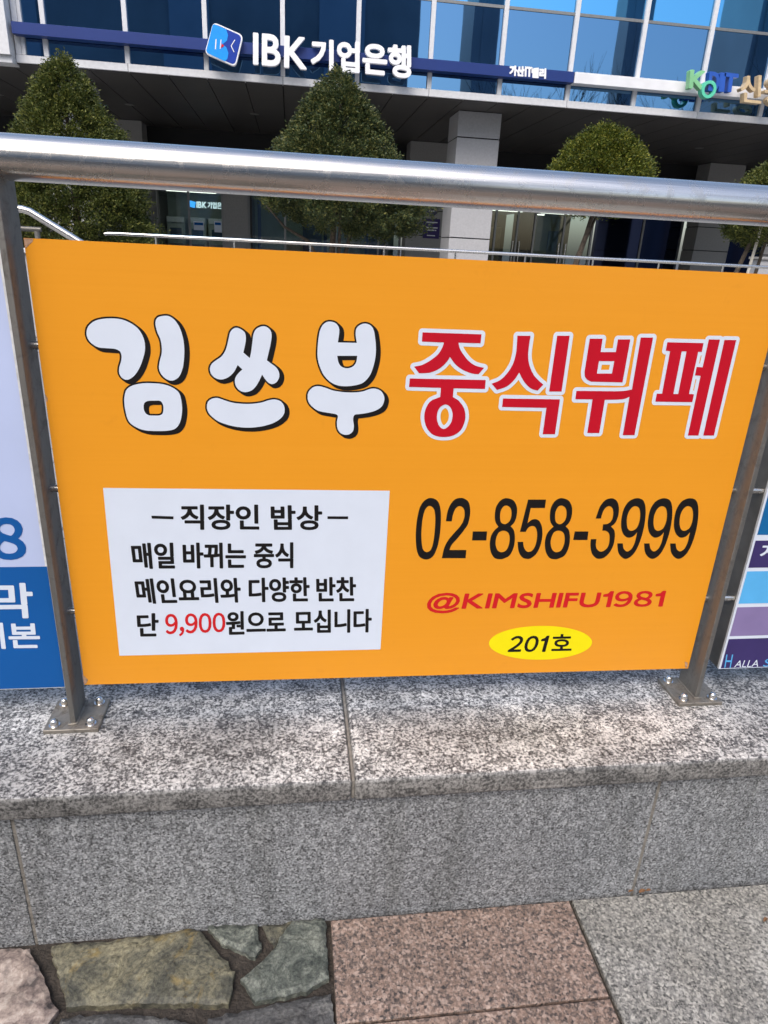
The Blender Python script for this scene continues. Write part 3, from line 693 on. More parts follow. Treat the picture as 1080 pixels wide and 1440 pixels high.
rs = thing('striped_sign_board', (1.75, BY, 0.47), 'purple and blue striped sign board cut by the right picture edge', 'sign')
RX, rt, rb_ = 1.0375, 1.38, 0.474
MB().box(RX - 0.001, RX + 0.012, BY + 0.006, BY + 0.042, rb_, rt, 0.001).build('frame_side', M['frame'], rs)
panel('panel', [(RX, rt), (2.36, rt), (2.36, rb_), (RX, rb_)], BY + 0.0002, BY + 0.006, M['edgewhite'], rs)
zz = [on_y(1080, y, BY)[2] for y in (400, 752, 760, 798, 803, 848, 853, 893, 897, 940)]
for a, b, mt in ((0, 1, 'pblue2'), (2, 3, 'ppurple'), (4, 5, 'psky'), (6, 7, 'pmauve'), (8, 9, 'ppurple')):
    decal('colour_stripe', [(RX + 0.005, zz[a]), (2.36, zz[a]), (2.36, zz[b] if b < 9 else rb_ + 0.002), (RX + 0.005, zz[b] if b < 9 else rb_ + 0.002)], [[0, 1, 2, 3]], L1, M[mt], rs)
decal('white_print_ground', [(RX, zz[0]), (2.36, zz[0]), (2.36, rb_), (RX, rb_)], [[0, 1, 2, 3]], BY, M['pwhite'], rs)
text_on('white_lettering', '지', ((1073, 766), (1096, 766), (1091, 785), (1068, 785)), L2, M['pwhite'], rs, bold=0.0012)
text_on('blue_initial', 'H', ((1021.5, 920.5), (1031, 920.5), (1027.5, 939), (1018.5, 939)), L2, M['psky'], rs, bold=0.0)
text_on('white_lettering', 'ALLA', ((1034, 929), (1067, 928), (1066, 937.5), (1032, 938.5)), L2, M['pwhite'], rs, shear=0.2)
text_on('blue_initial', 'S', ((1074, 927), (1085, 926.5), (1084, 937), (1073, 937.5)), L2, M['psky'], rs, shear=0.2)

# ================================================================== BEYOND THE FENCE
M['awhite'] = plain('white_aluminium', (0.62, 0.63, 0.645), 0.4, var=0.06)
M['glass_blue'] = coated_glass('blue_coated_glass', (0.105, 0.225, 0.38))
M['glass_bright'] = coated_glass('sky_brightened_coated_glass', (0.115, 0.37, 0.63))  # same glass, brighter sky reflection of the upper panes put into the colour
M['soffit'] = plain('dark_soffit_panel', (0.055, 0.051, 0.048), 0.5, var=0.12, vscale=1.5)
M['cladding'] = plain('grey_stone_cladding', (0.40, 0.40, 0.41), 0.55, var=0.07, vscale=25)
M['cladding_dim'] = plain('shade_dimmed_cladding', (0.27, 0.265, 0.255), 0.55, var=0.07, vscale=25)  # the grey cladding again, with the shade of the recess in its colour
M['void'] = plain('dark_recess', (0.012, 0.012, 0.013), 0.8)
M['fascia_blue'] = plain('blue_fascia', (0.006, 0.028, 0.165), 0.4, var=0.05, vscale=2)
M['fascia_white'] = plain('white_fascia', (0.72, 0.73, 0.75), 0.4, var=0.08, vscale=3)
M['letter_white'] = plain('white_acrylic_letter', (0.82, 0.83, 0.85), 0.35, var=0.02)
M['frame_metal'] = plain('window_frame_metal', (0.26, 0.26, 0.25), 0.4, metal=0.7)
M['lobby_glass'] = clear_glass('lobby_glass', (0.72, 0.78, 0.76), 0.04)
M['dark_glass'] = coated_glass('dark_navy_glass', (0.035, 0.045, 0.085), 0.05)
bld = thing('office_building', (2.0, 14.0, 0.30), 'office building with blue glass facade, white frames and dark recessed ground floor', 'building')
FY = 14.0; BAY = 1.4265; X0 = -4.445
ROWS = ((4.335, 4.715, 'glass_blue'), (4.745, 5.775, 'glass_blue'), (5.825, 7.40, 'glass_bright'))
proto = {}
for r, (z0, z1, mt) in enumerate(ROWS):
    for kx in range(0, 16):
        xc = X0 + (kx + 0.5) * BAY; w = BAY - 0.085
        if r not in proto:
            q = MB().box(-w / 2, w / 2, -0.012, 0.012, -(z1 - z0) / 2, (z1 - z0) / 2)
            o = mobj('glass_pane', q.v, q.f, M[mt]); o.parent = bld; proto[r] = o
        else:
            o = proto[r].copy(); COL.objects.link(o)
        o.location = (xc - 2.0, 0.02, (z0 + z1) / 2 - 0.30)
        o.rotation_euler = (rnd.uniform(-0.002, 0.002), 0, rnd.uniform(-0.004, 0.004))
    MB().box(-4.80, -4.50, FY + 0.008, FY + 0.032, z0, z1).build('glass_pane', M[mt], bld)
q = MB().box(-0.043, 0.043, -0.055, 0.06, -1.54, 1.54, 0.004); mul = mobj('mullion', q.v, q.f, M['awhite']); mul.parent = bld
mul.location = (X0 - 2.0, 0, 5.87 - 0.30)
for kx in range(1, 17):
    o = mul.copy(); COL.objects.link(o); o.location = (X0 + kx * BAY - 2.0, 0, 5.87 - 0.30)
for xa, xb in ((-4.97, -4.87), (-4.865, -4.80)):
    MB().box(xa, xb, FY - 0.055, FY + 0.06, 4.33, 7.41, 0.004).build('mullion', M['awhite'], bld)
for z0, z1, mt in ((4.715, 4.745, 'frame_metal'), (5.775, 5.825, 'frame_metal')):
    for kx in range(-1, 16):
        MB().box(X0 + kx * BAY + 0.044 if kx >= 0 else -4.80, X0 + (kx + 1) * BAY - 0.044, FY - 0.01, FY + 0.04, z0, z1).build('transom', M[mt], bld)
for kx in range(-1, 16, 2):
    xa = X0 + kx * BAY if kx >= 0 else -4.98; xb = X0 + min(16, kx + 2) * BAY
    MB().box(xa + 0.004, xb - 0.004, FY - 0.07, FY + 0.1, 4.20, 4.325, 0.004).build('sill', M['awhite'], bld)
MB().box(-12, -4.985, FY - 0.32, FY + 0.1, 4.265, 7.41, 0.004).build('white_wall_panel', M['awhite'], bld)
MB().box(-12, -4.985, FY - 0.25, FY + 0.1, 4.15, 4.26, 0.004).build('sill', M['awhite'], bld)
MB().box(-12, 18.4, FY + 0.15, 26, 4.30, 7.6).build('upper_storey', M['void'], bld)
for kx in range(-12, 32):
    MB().box(X0 + kx * BAY / 2 + 0.010, X0 + (kx + 1) * BAY / 2 - 0.010, FY - 0.02, 20.9, 4.185, 4.225 + rnd.uniform(0, 0.004)).build('soffit_panel', M['soffit'], bld)
for kx in range(-1, 7):
    auto_smooth(MB().lathe((X0 + (2 * kx + 0.5) * BAY, 17.4, 4.172), [(0.11, 0.0), (0.11, 0.012), (0.09, 0.0125)], 16).build('downlight', M['frame_metal'], bld))
def column(x0, x1, y0, y1, mat, tops):
    c = MB().box(x0 + 0.02, x1 - 0.02, y0 + 0.02, y1 - 0.02, 0.28, 4.19).build('column', M['void'], bld)
    for a, b in zip(tops[:-1], tops[1:]):
        MB().box(x0, x1, y0, y1, b + 0.012, a - 0.012, 0.004).build('cladding_slab', mat, c)
JT = (4.185, 3.68, 2.67, 1.66, 0.65, 0.29)
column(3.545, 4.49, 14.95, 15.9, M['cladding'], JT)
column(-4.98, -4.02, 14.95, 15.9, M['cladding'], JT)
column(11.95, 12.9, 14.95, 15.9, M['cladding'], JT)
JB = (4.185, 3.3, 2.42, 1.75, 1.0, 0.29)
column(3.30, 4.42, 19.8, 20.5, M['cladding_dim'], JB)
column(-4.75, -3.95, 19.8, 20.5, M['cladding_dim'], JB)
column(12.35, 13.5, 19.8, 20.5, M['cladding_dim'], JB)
# recessed ground floor front
GY = 20.65
MB().box(-12, 30, GY + 0.06, GY + 0.2, 2.72, 4.19).build('upper_panel', M['void'], bld)
for xm in (-3.87, -2.95, -2.0, -1.85, -1.25, -0.2, 1.3, 2.6, 3.25, 4.6, 6.2, 6.9, 7.45, 8.4, 9.32, 11.0, 12.3, 13.6, 15.2, 17.0):
    MB().box(xm - 0.03, xm + 0.03, GY - 0.04, GY + 0.05, 0.3, 2.72).build('lobby_frame', M['frame_metal'], bld)
for xm in (-0.95, 1.0, 2.25):
    MB().box(xm - 0.05, xm + 0.05, GY + 0.06, GY + 0.09, 0.3, 2.72).build('blue_jamb', plain('blue_jamb_paint', (0.03, 0.09, 0.30), 0.4), bld)
xs = (-3.84, -2.98, -2.03), (-1.22, -0.23, 1.27, 2.57, 3.22), (4.63, 6.17, 6.87, 7.42, 8.37, 9.29), (9.35, 10.97, 12.27), (13.63, 15.17, 16.97, 24)
for g_, mt in zip(xs, ('lobby_glass', 'lobby_glass', 'lobby_glass', 'dark_glass', 'dark_glass')):
    for a, b in zip(g_[:-1], g_[1:]):
        MB().box(a + 0.062, b, GY, GY + 0.012, 0.32, 2.70).build('lobby_pane', M[mt], bld)
MB().box(-1.97, -1.28, GY - 0.1, GY + 0.1, 0.3, 2.72).build('stone_pier', M['cladding_dim'], bld)
MB().box(-12, -3.9, GY - 0.02, GY + 0.1, 0.3, 2.72).build('stone_pier', M['cladding_dim'], bld)
for x0, x1, y, c, nm in ((-3.9, -1.9, 22.6, (0.42, 0.47, 0.42), 'bank_room_wall'), (-1.2, 3.3, 22.3, (0.36, 0.45, 0.43), 'pale_room_wall'), (4.5, 7.4, 23.6, (0.20, 0.135, 0.055), 'timber_room_wall'), (7.4, 9.35, 22.6, (0.30, 0.33, 0.22), 'green_room_wall')):
    MB().box(x0, x1, y, y + 0.1, 0.3, 2.72).build(nm, plain(nm + '_paint', c, 0.6, var=0.15, vscale=2), bld)
    MB().box(x0, x1, GY + 0.1, y, 2.62, 2.70).build('room_ceiling', M['awhite'], bld)
    MB().box(x0 - 0.04, x0 + 0.04, GY + 0.1, y, 0.3, 2.62).build('room_partition', M['soffit'], bld)
M['lamp'] = plain('lamp_and_fill_glow', (1.0, 0.95, 0.85), 0.5, emit=2.2)
for x0, x1, y0, y1 in ((-3.6, -2.2, 20.85, 21.05), (0.2, 1.6, 20.85, 21.0), (5.0, 7.1, 20.85, 21.05), (7.7, 9.0, 20.85, 20.95), (7.95, 8.2, 22.0, 22.1)):  # last is a real lamp; the rest are unseen, added to brighten rooms
    MB().box(x0, x1, y0, y1, 2.595, 2.615).build('lamp_or_room_fill', M['lamp'], bld)
MB().box(6.35, 7.15, 23.2, 23.5, 0.3, 2.2, 0.01).build('timber_cabinet', plain('cabinet_wood', (0.45, 0.33, 0.17), 0.5, var=0.2, vscale=4), bld)

for xm in (6.78, 6.99, 8.28, 8.50):
    MB().tube([(xm, GY - 0.09, 1.15), (xm, GY - 0.09, 1.75)], 0.018, 8).build('door_handle', M['rail'], bld)
for x0, x1, y, z0, z1, c in ((5.3, 6.0, 23.55, 1.0, 2.3, (0.42, 0.33, 0.19)), (8.6, 8.95, 22.55, 1.25, 2.15, (0.10, 0.17, 0.19)), (7.62, 7.85, 22.2, 0.3, 1.55, (0.45, 0.45, 0.42)), (0.35, 0.95, 22.25, 0.9, 2.1, (0.10, 0.15, 0.28)), (1.75, 2.2, 22.25, 1.0, 2.0, (0.45, 0.47, 0.45)), (2.4, 3.0, 21.6, 0.3, 1.6, (0.06, 0.10, 0.20))):
    MB().box(x0, x1, y - 0.04, y, z0, z1, 0.006).build('interior_panel', plain('interior_panel_colour', c, 0.5, var=0.25, vscale=5), bld)
# ------------------------------------------------------------------ things in and on the building
M['atm'] = plain('cash_machine_body', (0.50, 0.54, 0.50), 0.45)
M['atm_screen'] = plain('cash_machine_screen', (0.05, 0.09, 0.16), 0.2)
for i, (x, lab) in enumerate(((-3.55, 'cash machine nearest the tree trunk behind the bank lobby glass'), (-2.9, 'middle cash machine of three behind the bank lobby glass'), (-2.3, 'cash machine under the lit bank sign, nearest the stone pier'))):
    a = thing('cash_machine', (x, 22.2, 0.3), lab, 'cash machine', 'cash machines in the bank lobby')
    MB().box(x - 0.27, x + 0.27, 21.95, 22.55, 0.3, 1.95, 0.02).build('body', M['atm'], a)
    MB().box(x - 0.25, x + 0.25, 21.90, 21.95, 1.78, 1.93, 0.01).build('header', M['letter_white'], a)
    MB().box(x - 0.17, x + 0.17, 21.935, 21.949, 1.32, 1.62).build('screen', M['atm_screen'], a)
    MB().box(x - 0.2, x + 0.2, 21.80, 21.949, 1.12, 1.18, 0.01).build('keypad_shelf', M['frame_metal'], a)
for p0, p1, mt, lab in (((272, 311), (287, 324), 'pwhite', 'white paper notice on the bank lobby glass, left one'), ((301, 311), (312, 327), 'pwhite', 'white and blue notice on the bank lobby glass, right one')):
    a, b = on_y(*p0, GY - 0.01), on_y(*p1, GY - 0.01)
    nt = thing('paper_notice', (a[0], GY - 0.008, b[2]), lab, 'notice')
    MB().box(a[0], b[0], GY - 0.008, GY - 0.004, b[2], a[2]).build('sheet', M[mt], nt)
    MB().box(a[0] + 0.02, b[0] - 0.02, GY - 0.011, GY - 0.0085, a[2] - 0.1, a[2] - 0.03).build('heading', M['pblue'], nt)
M['neon'] = plain('lit_white_sign', (0.75, 0.9, 1.0), 0.5, emit=0.9); M['neonblue'] = plain('lit_blue_sign', (0.05, 0.35, 0.95), 0.5, emit=1.2)
lit = thing('lit_bank_sign', on_y(290, 290, 21.0), 'small lit white bank sign with square emblem behind the lobby glass', 'sign')
text_on('lit_lettering', 'IBK', ((276.5, 283.5), (290, 284), (290, 292.5), (276.5, 292)), 21.0, M['neon'], lit, bold=0.004, gap=0.14, depth=0.03)
text_on('lit_lettering', '기업은행', ((292, 284), (318, 285), (318, 294), (292, 293)), 21.0, M['neon'], lit, bold=0.004, depth=0.03)
q = [px_on(21.0)(t) for t in ((267, 282), (275, 284), (274, 292.5), (266, 290.5))]; solid('lit_emblem', q, [[3, 2, 1, 0]], 21.0, 21.03, M['neonblue'], lit)

# bank sign on the facade: band, emblem and raised letters
SY = 13.68
bank = thing('bank_sign', (0.0, 13.75, 4.61), 'blue fascia band with large white raised letters and blue square emblem', 'sign')
MB().box(-4.93, 5.555, 13.75, 13.985, 4.605, 4.79, 0.004).build('blue_band', M['fascia_blue'], bank)
ql = lambda y, s: [px_on(y)((280 + float(t.split(',')[0]) / 3.375, 20 + float(t.split(',')[1]) / 3.375)) for t in s.split()]
text_on('white_letter_row', 'IBK', ((357, 47), (431, 54), (430, 96.5), (357, 89)), SY - 0.06, M['letter_white'], bank, bold=0.016, gap=0.14, depth=0.09)
text_on('white_letter_row', '기업은행', ((438.5, 55.5), (577, 65.5), (577, 109), (438.5, 95)), SY - 0.06, M['letter_white'], bank, bold=0.020, depth=0.09)
def rounded(pts, r, k=5):
    out = []
    for i in range(len(pts)):
        p = np.array(pts[i]); a = np.array(pts[i - 1]) - p; b = np.array(pts[(i + 1) % len(pts)]) - p
        a = p + a / np.linalg.norm(a) * r; b = p + b / np.linalg.norm(b) * r
        for j in range(k + 1):
            t = j / k; out.append(tuple((1 - t) ** 2 * a + 2 * t * (1 - t) * p + t * t * b))
    return out
ey = SY - 0.06
em = ql(ey, '67,36 210,100 173,250 26,185')
e1 = rounded(em, 0.085); solid('emblem_plate', e1, [list(range(len(e1)))], ey, ey + 0.1, M['letter_white'], bank)
c0 = np.mean(em, 0); e2 = rounded([tuple(c0 + (np.array(p) - c0) * 0.92) for p in em], 0.075)
decal('emblem_dark_field', e2, [list(range(len(e2)))], ey - 0.004, plain('emblem_dark_blue', (0.012, 0.045, 0.33), 0.3), bank)
e3 = ql(ey - 0.008, '72,47 128,72 138,100 132,125 112,142 130,158 139,185 134,212 122,223 40,184 34,172 64,52')
decal('emblem_light_field', e3, [list(range(len(e3)))], ey - 0.008, plain('emblem_light_blue', (0.015, 0.30, 0.85), 0.3), bank)
for s in ('78,118 83,118 80,166 75,166', '102,120 106,120 102,164 98,164', '150,150 168,120 171,123 154,150 168,180 164,180'):
    e4 = ql(ey - 0.012, s); decal('emblem_white_line', e4, [list(range(len(e4)))], ey - 0.012, M['letter_white'], bank)
e4 = ql(ey - 0.012, '106,138 120,150 104,160'); decal('emblem_red_mark', e4, [[0, 1, 2]], ey - 0.012, M['pred2'], bank)
text_on('small_white_lettering', '가산', ((717.5, 92.5), (737, 94), (736.5, 107), (717, 105.5)), 13.735, M['letter_white'], bank, bold=0.012, depth=0.014)
text_on('small_white_lettering', 'IT', ((739, 94), (748, 95), (747.5, 107.5), (738.5, 107)), 13.735, M['letter_white'], bank, bold=0.01, gap=0.1, depth=0.014)
text_on('small_white_lettering', '밸리', ((748.5, 95.5), (767.5, 97), (767, 110), (748, 108.5)), 13.735, M['letter_white'], bank, bold=0.012, depth=0.014)
# credit fund sign
kod = thing('credit_fund_sign', (8.5, 13.72, 4.61), 'white fascia band with green, blue and gold raised letters at right', 'sign')
MB().box(5.565, 14.6, 13.74, 13.985, 4.60, 4.79, 0.004).build('white_band', M['fascia_white'], kod)
KC = {'K': ('972,99 993,101 990,125 970,123', (0.22, 0.52, 0.26)), 'D': ('999,101.5 1012,103 1010,128 997,126', (0.02, 0.09, 0.42)), 'I': ('1014,103 1020,103.5 1017.5,128 1011.5,127.5', (0.02, 0.09, 0.42)), 'T': ('1020.5,103 1038,105 1035,129 1017,127.5', (0.02, 0.09, 0.42))}
for ch, (s, c) in KC.items():
    q = [tuple(float(t) for t in w.split(',')) for w in s.split()]
    text_on('raised_letter', ch, q, 13.45, plain('raised_%s_paint' % ch.lower(), c, 0.35, var=0.12, vscale=4), kod, bold=0.016, gap=0.1, depth=0.14)
cen = np.array(px_on(13.45)((996, 126))); ro, ri = 0.155, 0.098
ring = [tuple(cen + ro * np.array([math.cos(a), math.sin(a)])) for a in np.linspace(0, math.tau, 33)[:-1]]; rin = [tuple(cen + ri * np.array([math.cos(a), math.sin(a)])) for a in np.linspace(0, math.tau, 33)[:-1]]
uv, f = fill([(ring, [rin])]); solid('raised_letter', uv, f, 13.42, 13.56, plain('raised_ring_paint', (0.10, 0.55, 0.36), 0.35), kod)
text_on('raised_letter', '신용', ((1043, 104), (1108, 110), (1106, 150), (1041, 143)), 13.42, plain('gold_letter_paint', (0.55, 0.42, 0.25), 0.35, var=0.15), kod, bold=0.008, depth=0.14)

# signs on the recessed column
q = [on_y(x, y, 19.78) for x, y in ((600, 292), (615, 292), (615, 300), (608, 305), (600, 300))]
sh_ = thing('shield_sign', (q[0][0], 19.78, q[3][2]), 'dark blue shield sign on the grey column above the notice plate', 'sign')
solid('shield_plate', [(p[0], p[2]) for p in q], [[0, 1, 2, 3, 4]], 19.77, 19.795, M['pblue2'] if False else M['ppurple'], sh_)
MB().box(q[0][0] + 0.06, q[1][0] - 0.06, 19.766, 19.7695, q[3][2] + 0.14, q[3][2] + 0.17).build('white_mark', M['letter_white'], sh_)
a, b = on_y(596, 307, 19.78), on_y(617, 336, 19.78)
ns_ = thing('notice_plate', (a[0], 19.78, b[2]), 'dark navy notice plate with white lines on the grey column', 'sign')
MB().box(a[0], b[0], 19.772, 19.795, b[2], a[2]).build('plate', M['ppurple'], ns_)
for zf, w in ((0.82, 0.7), (0.55, 0.75), (0.42, 0.6), (0.15, 0.5)):
    zc = b[2] + (a[2] - b[2]) * zf; xm = (a[0] + b[0]) / 2; hw = (b[0] - a[0]) * w / 2
    MB().box(xm - hw, xm + hw, 19.7685, 19.7715, zc - 0.012, zc + 0.012).build('white_line', M['letter_white'], ns_)

# ------------------------------------------------------------------ rails on the plaza
thin = thing('thin_plaza_rail', (-2.2, 8.0, 0.3), 'thin stainless handrail crossing the plaza in front of the trees', 'railing')
TX0 = on_y(147, 328, 8.0)[0]
auto_smooth(MB().tube([(TX0, 8.0, 1.372), (TX0 + 0.04, 8.0, 1.383)] + [(x, 8.0, 1.385) for x in np.linspace(TX0 + 0.15, 11, 8)], 0.021, 14).build('top_tube', M['rail'], thin))
for i in range(14):
    x = TX0 + 0.6 + i * 0.95
    MB().tube([(x, 8.0, 0.30), (x, 8.0, 1.37)], 0.012, 10).build('post', M['rail'], thin)
hr = thing('stair_handrail', (-1.9, 4.0, 0.3), 'sloping stainless stair handrail behind the left post', 'railing')
pA, pB, pC = on_y(-60, 288, 4.0), on_y(37, 294.5, 4.0), on_y(113, 341, 4.0)
pD = pC + (pC - pB) * 0.9
auto_smooth(MB().tube([pA, pB + (pA - pB) * 0.06, pB + (pC - pB) * 0.06, pC, pD], 0.0245, 18).build('top_pipe', M['rail'], hr))
lo_a, lo_b = on_y(-60, 316, 4.0), on_y(58, 323, 4.0)
auto_smooth(MB().tube([lo_a, lo_b], 0.016, 12).build('lower_bar', M['frame'], hr))
for x in (pA[0] + 0.05, lo_b[0] - 0.03):
    auto_smooth(MB().tube([(x, 4.0, 0.30), (x, 4.0, lo_b[2] - 0.01)], 0.018, 12).build('post', M['post'], hr))
auto_smooth(MB().tube([(pD[0] - 0.03, 4.0, 0.30), (pD[0] - 0.03, 4.0, pD[2])], 0.018, 12).build('post', M['post'], hr))
lw = thing('low_plaza_wall', (-2.6, 6.6, 0.3), 'low pale grey plaza wall under the left tree', 'wall')
MB().box(-4.2, -1.95, 6.6, 6.8, 0.3, 1.15, 0.01).build('wall_body', M['cladding'], lw)
MB().box(-4.25, -1.9, 6.55, 6.85, 1.155, 1.20, 0.008).build('wall_cap', M['awhite'], lw)
lw = thing('low_end_wall', (9.2, 11.0, 0.3), 'low grey wall behind the rightmost tree trunk', 'wall')
MB().box(8.55, 12, 11.0, 11.25, 0.3, 1.5, 0.01).build('wall_body', M['cladding'], lw)
MB().box(8.5, 12.05, 10.96, 11.29, 1.505, 1.55, 0.008).build('wall_cap', M['cladding_dim'], lw)

# ------------------------------------------------------------------ trees
M['bark'] = plain('dark_bark', (0.075, 0.058, 0.042), 0.9, var=0.4, vscale=25, bump=0.8, bscale=60)
M['stake'] = plain('pale_tree_stake', (0.55, 0.52, 0.45), 0.8)
M['yew'] = leaf_mat('yew_leaves', (0.030, 0.048, 0.010), (0.095, 0.120, 0.026), (0.23, 0.23, 0.06))
M['yew_blue'] = leaf_mat('dark_yew_leaves', (0.026, 0.045, 0.018), (0.072, 0.100, 0.036), (0.21, 0.20, 0.065))
M['box'] = leaf_mat('bright_green_leaves', (0.034, 0.055, 0.008), (0.110, 0.140, 0.018), (0.28, 0.26, 0.04))
def foliage(cx, cy, prof, n_clump, per, leaf, seed, slant=0.0, droop=0.0):
    """leaf-sized faces in clumps spread over and inside an uneven surface of revolution"""
    g = np.random.default_rng(seed)
    zs = np.array([p[0] for p in prof]); rs_ = np.array([p[1] for p in prof])
    tz = g.uniform(zs.min(), zs.max(), n_clump * 4); tr = np.interp(tz, zs, rs_)
    keep = g.uniform(0, rs_.max(), n_clump * 4) < tr + 0.12; tz = tz[keep][:n_clump]; tr = tr[keep][:n_clump]; n = len(tz)
    th = g.uniform(0, math.tau, n)
    nt = 300; ti = g.integers(0, nt, n)                       # leafy sprays: clumps gather round them
    tz0 = tz[:nt][ti % min(nt, n)]; tt0 = th[:nt][ti % min(nt, n)]
    out_ = g.random(n) < 0.66
    tz = np.where(out_, tz0 + g.normal(0, 0.050, n), tz); th = np.where(out_, tt0 + g.normal(0, 0.055, n) / np.maximum(tr, 0.25), th)
    tr = np.interp(tz, zs, rs_); bulge = g.normal(0, 0.07, nt)[ti]
    lump = 1 + 0.05 * np.sin(3 * th + 5 * tz + seed) + 0.05 * np.sin(7 * th - 9 * tz + 2 * seed) + np.where(out_, bulge, 0)
    depth = np.where(g.random(n) < 0.7, g.uniform(0.90, 1.06, n), g.uniform(0.35, 0.92, n))
    sp_ = g.random(nt)[ti] < 0.10; depth = np.where(sp_ & out_, depth + np.abs(g.normal(0, 0.07, n)), depth)   # stray sprays
    R = tr * lump * depth
    C = np.stack([cx + R * np.cos(th) + slant * (tz - zs.mean()), cy + R * np.sin(th), tz + 0.03 * np.sin(6 * th + seed) + droop * np.cos(th + 0.4)], 1)
    out = np.stack([np.cos(th), np.sin(th), g.uniform(-0.1, 0.9, n)], 1); out /= np.linalg.norm(out, axis=1)[:, None]
    C = np.repeat(C, per, 0); out = np.repeat(out, per, 0); N = len(C)
    B = C + g.normal(0, 0.030, (N, 3)) + out * g.normal(0, 0.02, (N, 1))
    dirv = out + g.normal(0, 0.55, (N, 3)); dirv /= np.linalg.norm(dirv, axis=1)[:, None]
    side = np.cross(dirv, g.normal(0, 1, (N, 3))); side /= np.linalg.norm(side, axis=1)[:, None]
    L = leaf * g.uniform(0.7, 1.35, (N, 1)); W = L * g.uniform(0.16, 0.26, (N, 1))
    V = np.stack([B, B + dirv * L * 0.45 + side * W, B + dirv * L, B + dirv * L * 0.45 - side * W], 1).reshape(-1, 3)
    return V, N
def quads(name, V, N, mat, parent):
    org = np.array(WORLD[parent.name]); me = bpy.data.meshes.new(name)
    me.vertices.add(N * 4); me.vertices.foreach_set('co', (V - org).astype(np.float32).ravel())
    me.loops.add(N * 4); me.loops.foreach_set('vertex_index', np.arange(N * 4, dtype=np.int32))
    me.polygons.add(N); me.polygons.foreach_set('loop_start', np.arange(0, N * 4, 4, dtype=np.int32))
    me.update(calc_edges=True); me.materials.append(mat)
    o = bpy.data.objects.new(name, me); COL.objects.link(o); o.parent = parent; WORLD[o.name] = Vector(org); return o
def tree(name, label, cx, cy, prof, mat, stems, seed, n_clump=2600, per=20, leaf=0.045, slant=0.0, droop=0.0, stake=None):
    t = thing(name, (cx, cy, 0.30), label, 'tree', 'clipped evergreens on the plaza')
    V, N = foliage(cx, cy, prof, n_clump, per, leaf, seed, slant, droop); quads('crown', V, N, mat, t)
    for pts, r0, r1 in stems:
        k = len(pts); MB().tube(pts, [r0 + (r1 - r0) * i / (k - 1) for i in range(k)], 8).build('trunk' if r0 > 0.035 else 'limb', M['bark'], t, True)
    r2 = random.Random(seed); zt_ = max(p[0] for p in prof); zb_ = min(p[0] for p in prof)
    for i in range(16):
        z = zb_ + (zt_ - zb_) * (0.1 + 0.75 * i / 16); a = r2.uniform(0, math.tau); R = np.interp(z + 0.15, [p[0] for p in prof][::-1] if prof[0][0] > prof[-1][0] else [p[0] for p in prof], [p[1] for p in prof][::-1] if prof[0][0] > prof[-1][0] else [p[1] for p in prof]) * 0.85
        MB().tube([(cx, cy, z - 0.1), (cx + R * 0.5 * math.cos(a), cy + R * 0.5 * math.sin(a), z + 0.05), (cx + R * math.cos(a), cy + R * math.sin(a), z + 0.15)], [0.022, 0.013, 0.005], 5).build('limb', M['bark'], t, True)
    if stake:
        MB().tube(stake, 0.022, 8).build('stake', M['stake'], t)
    return t
tree('clipped_yew', 'broad conical clipped yew at the left in front of the bank entrance', -2.84, 9.0,
     [(1.18, 0.45), (1.28, 0.84), (1.5, 0.90), (2.0, 0.78), (2.5, 0.58), (2.9, 0.36), (3.2, 0.20), (3.36, 0.05)], M['yew'],
     [([(-2.84, 9.0, 0.28), (-2.86, 9.0, 1.2), (-2.83, 9.0, 2.2), (-2.85, 9.0, 3.2)], 0.075, 0.015)], 21, 4600, 32, 0.035)
tree('clipped_yew', 'dark conical yew with several bare stems under the bank lettering', 0.66, 9.0,
     [(1.62, 0.55), (1.75, 0.98), (1.95, 1.03), (2.25, 0.90), (2.6, 0.70), (2.9, 0.51), (3.2, 0.31), (3.44, 0.05)], M['yew_blue'],
     [([(0.58, 9.0, 0.28), (0.56, 9.0, 1.2), (0.60, 9.0, 2.0), (0.65, 9.0, 3.2)], 0.06, 0.015),
      ([(0.72, 9.02, 0.28), (0.74, 9.02, 1.2), (0.86, 9.02, 1.7), (1.05, 9.02, 2.2)], 0.042, 0.012),
      ([(0.64, 8.98, 0.28), (0.66, 8.98, 1.2), (0.67, 8.97, 1.8), (0.7, 8.9, 2.5)], 0.036, 0.012),
      ([(0.50, 8.98, 0.28), (0.40, 8.95, 1.15), (0.22, 8.9, 1.42), (-0.1, 8.85, 1.58), (-0.35, 8.8, 1.85)], 0.034, 0.010)], 5, 4200, 32, 0.038, droop=-0.10)
tree('clipped_yew', 'rounded bright green clipped tree right of the grey column', 4.38, 9.0,
     [(2.02, 0.32), (2.12, 0.60), (2.35, 0.67), (2.6, 0.62), (2.82, 0.46), (2.97, 0.27), (3.06, 0.08)], M['box'],
     [([(4.15, 9.0, 0.28), (4.18, 9.0, 1.2), (4.30, 9.0, 1.7), (4.38, 9.0, 2.2), (4.42, 9.0, 2.9)], 0.06, 0.015),
      ([(4.20, 9.03, 1.35), (4.38, 9.05, 1.8), (4.55, 9.05, 2.3)], 0.034, 0.01)], 8, 2800, 32, 0.034)
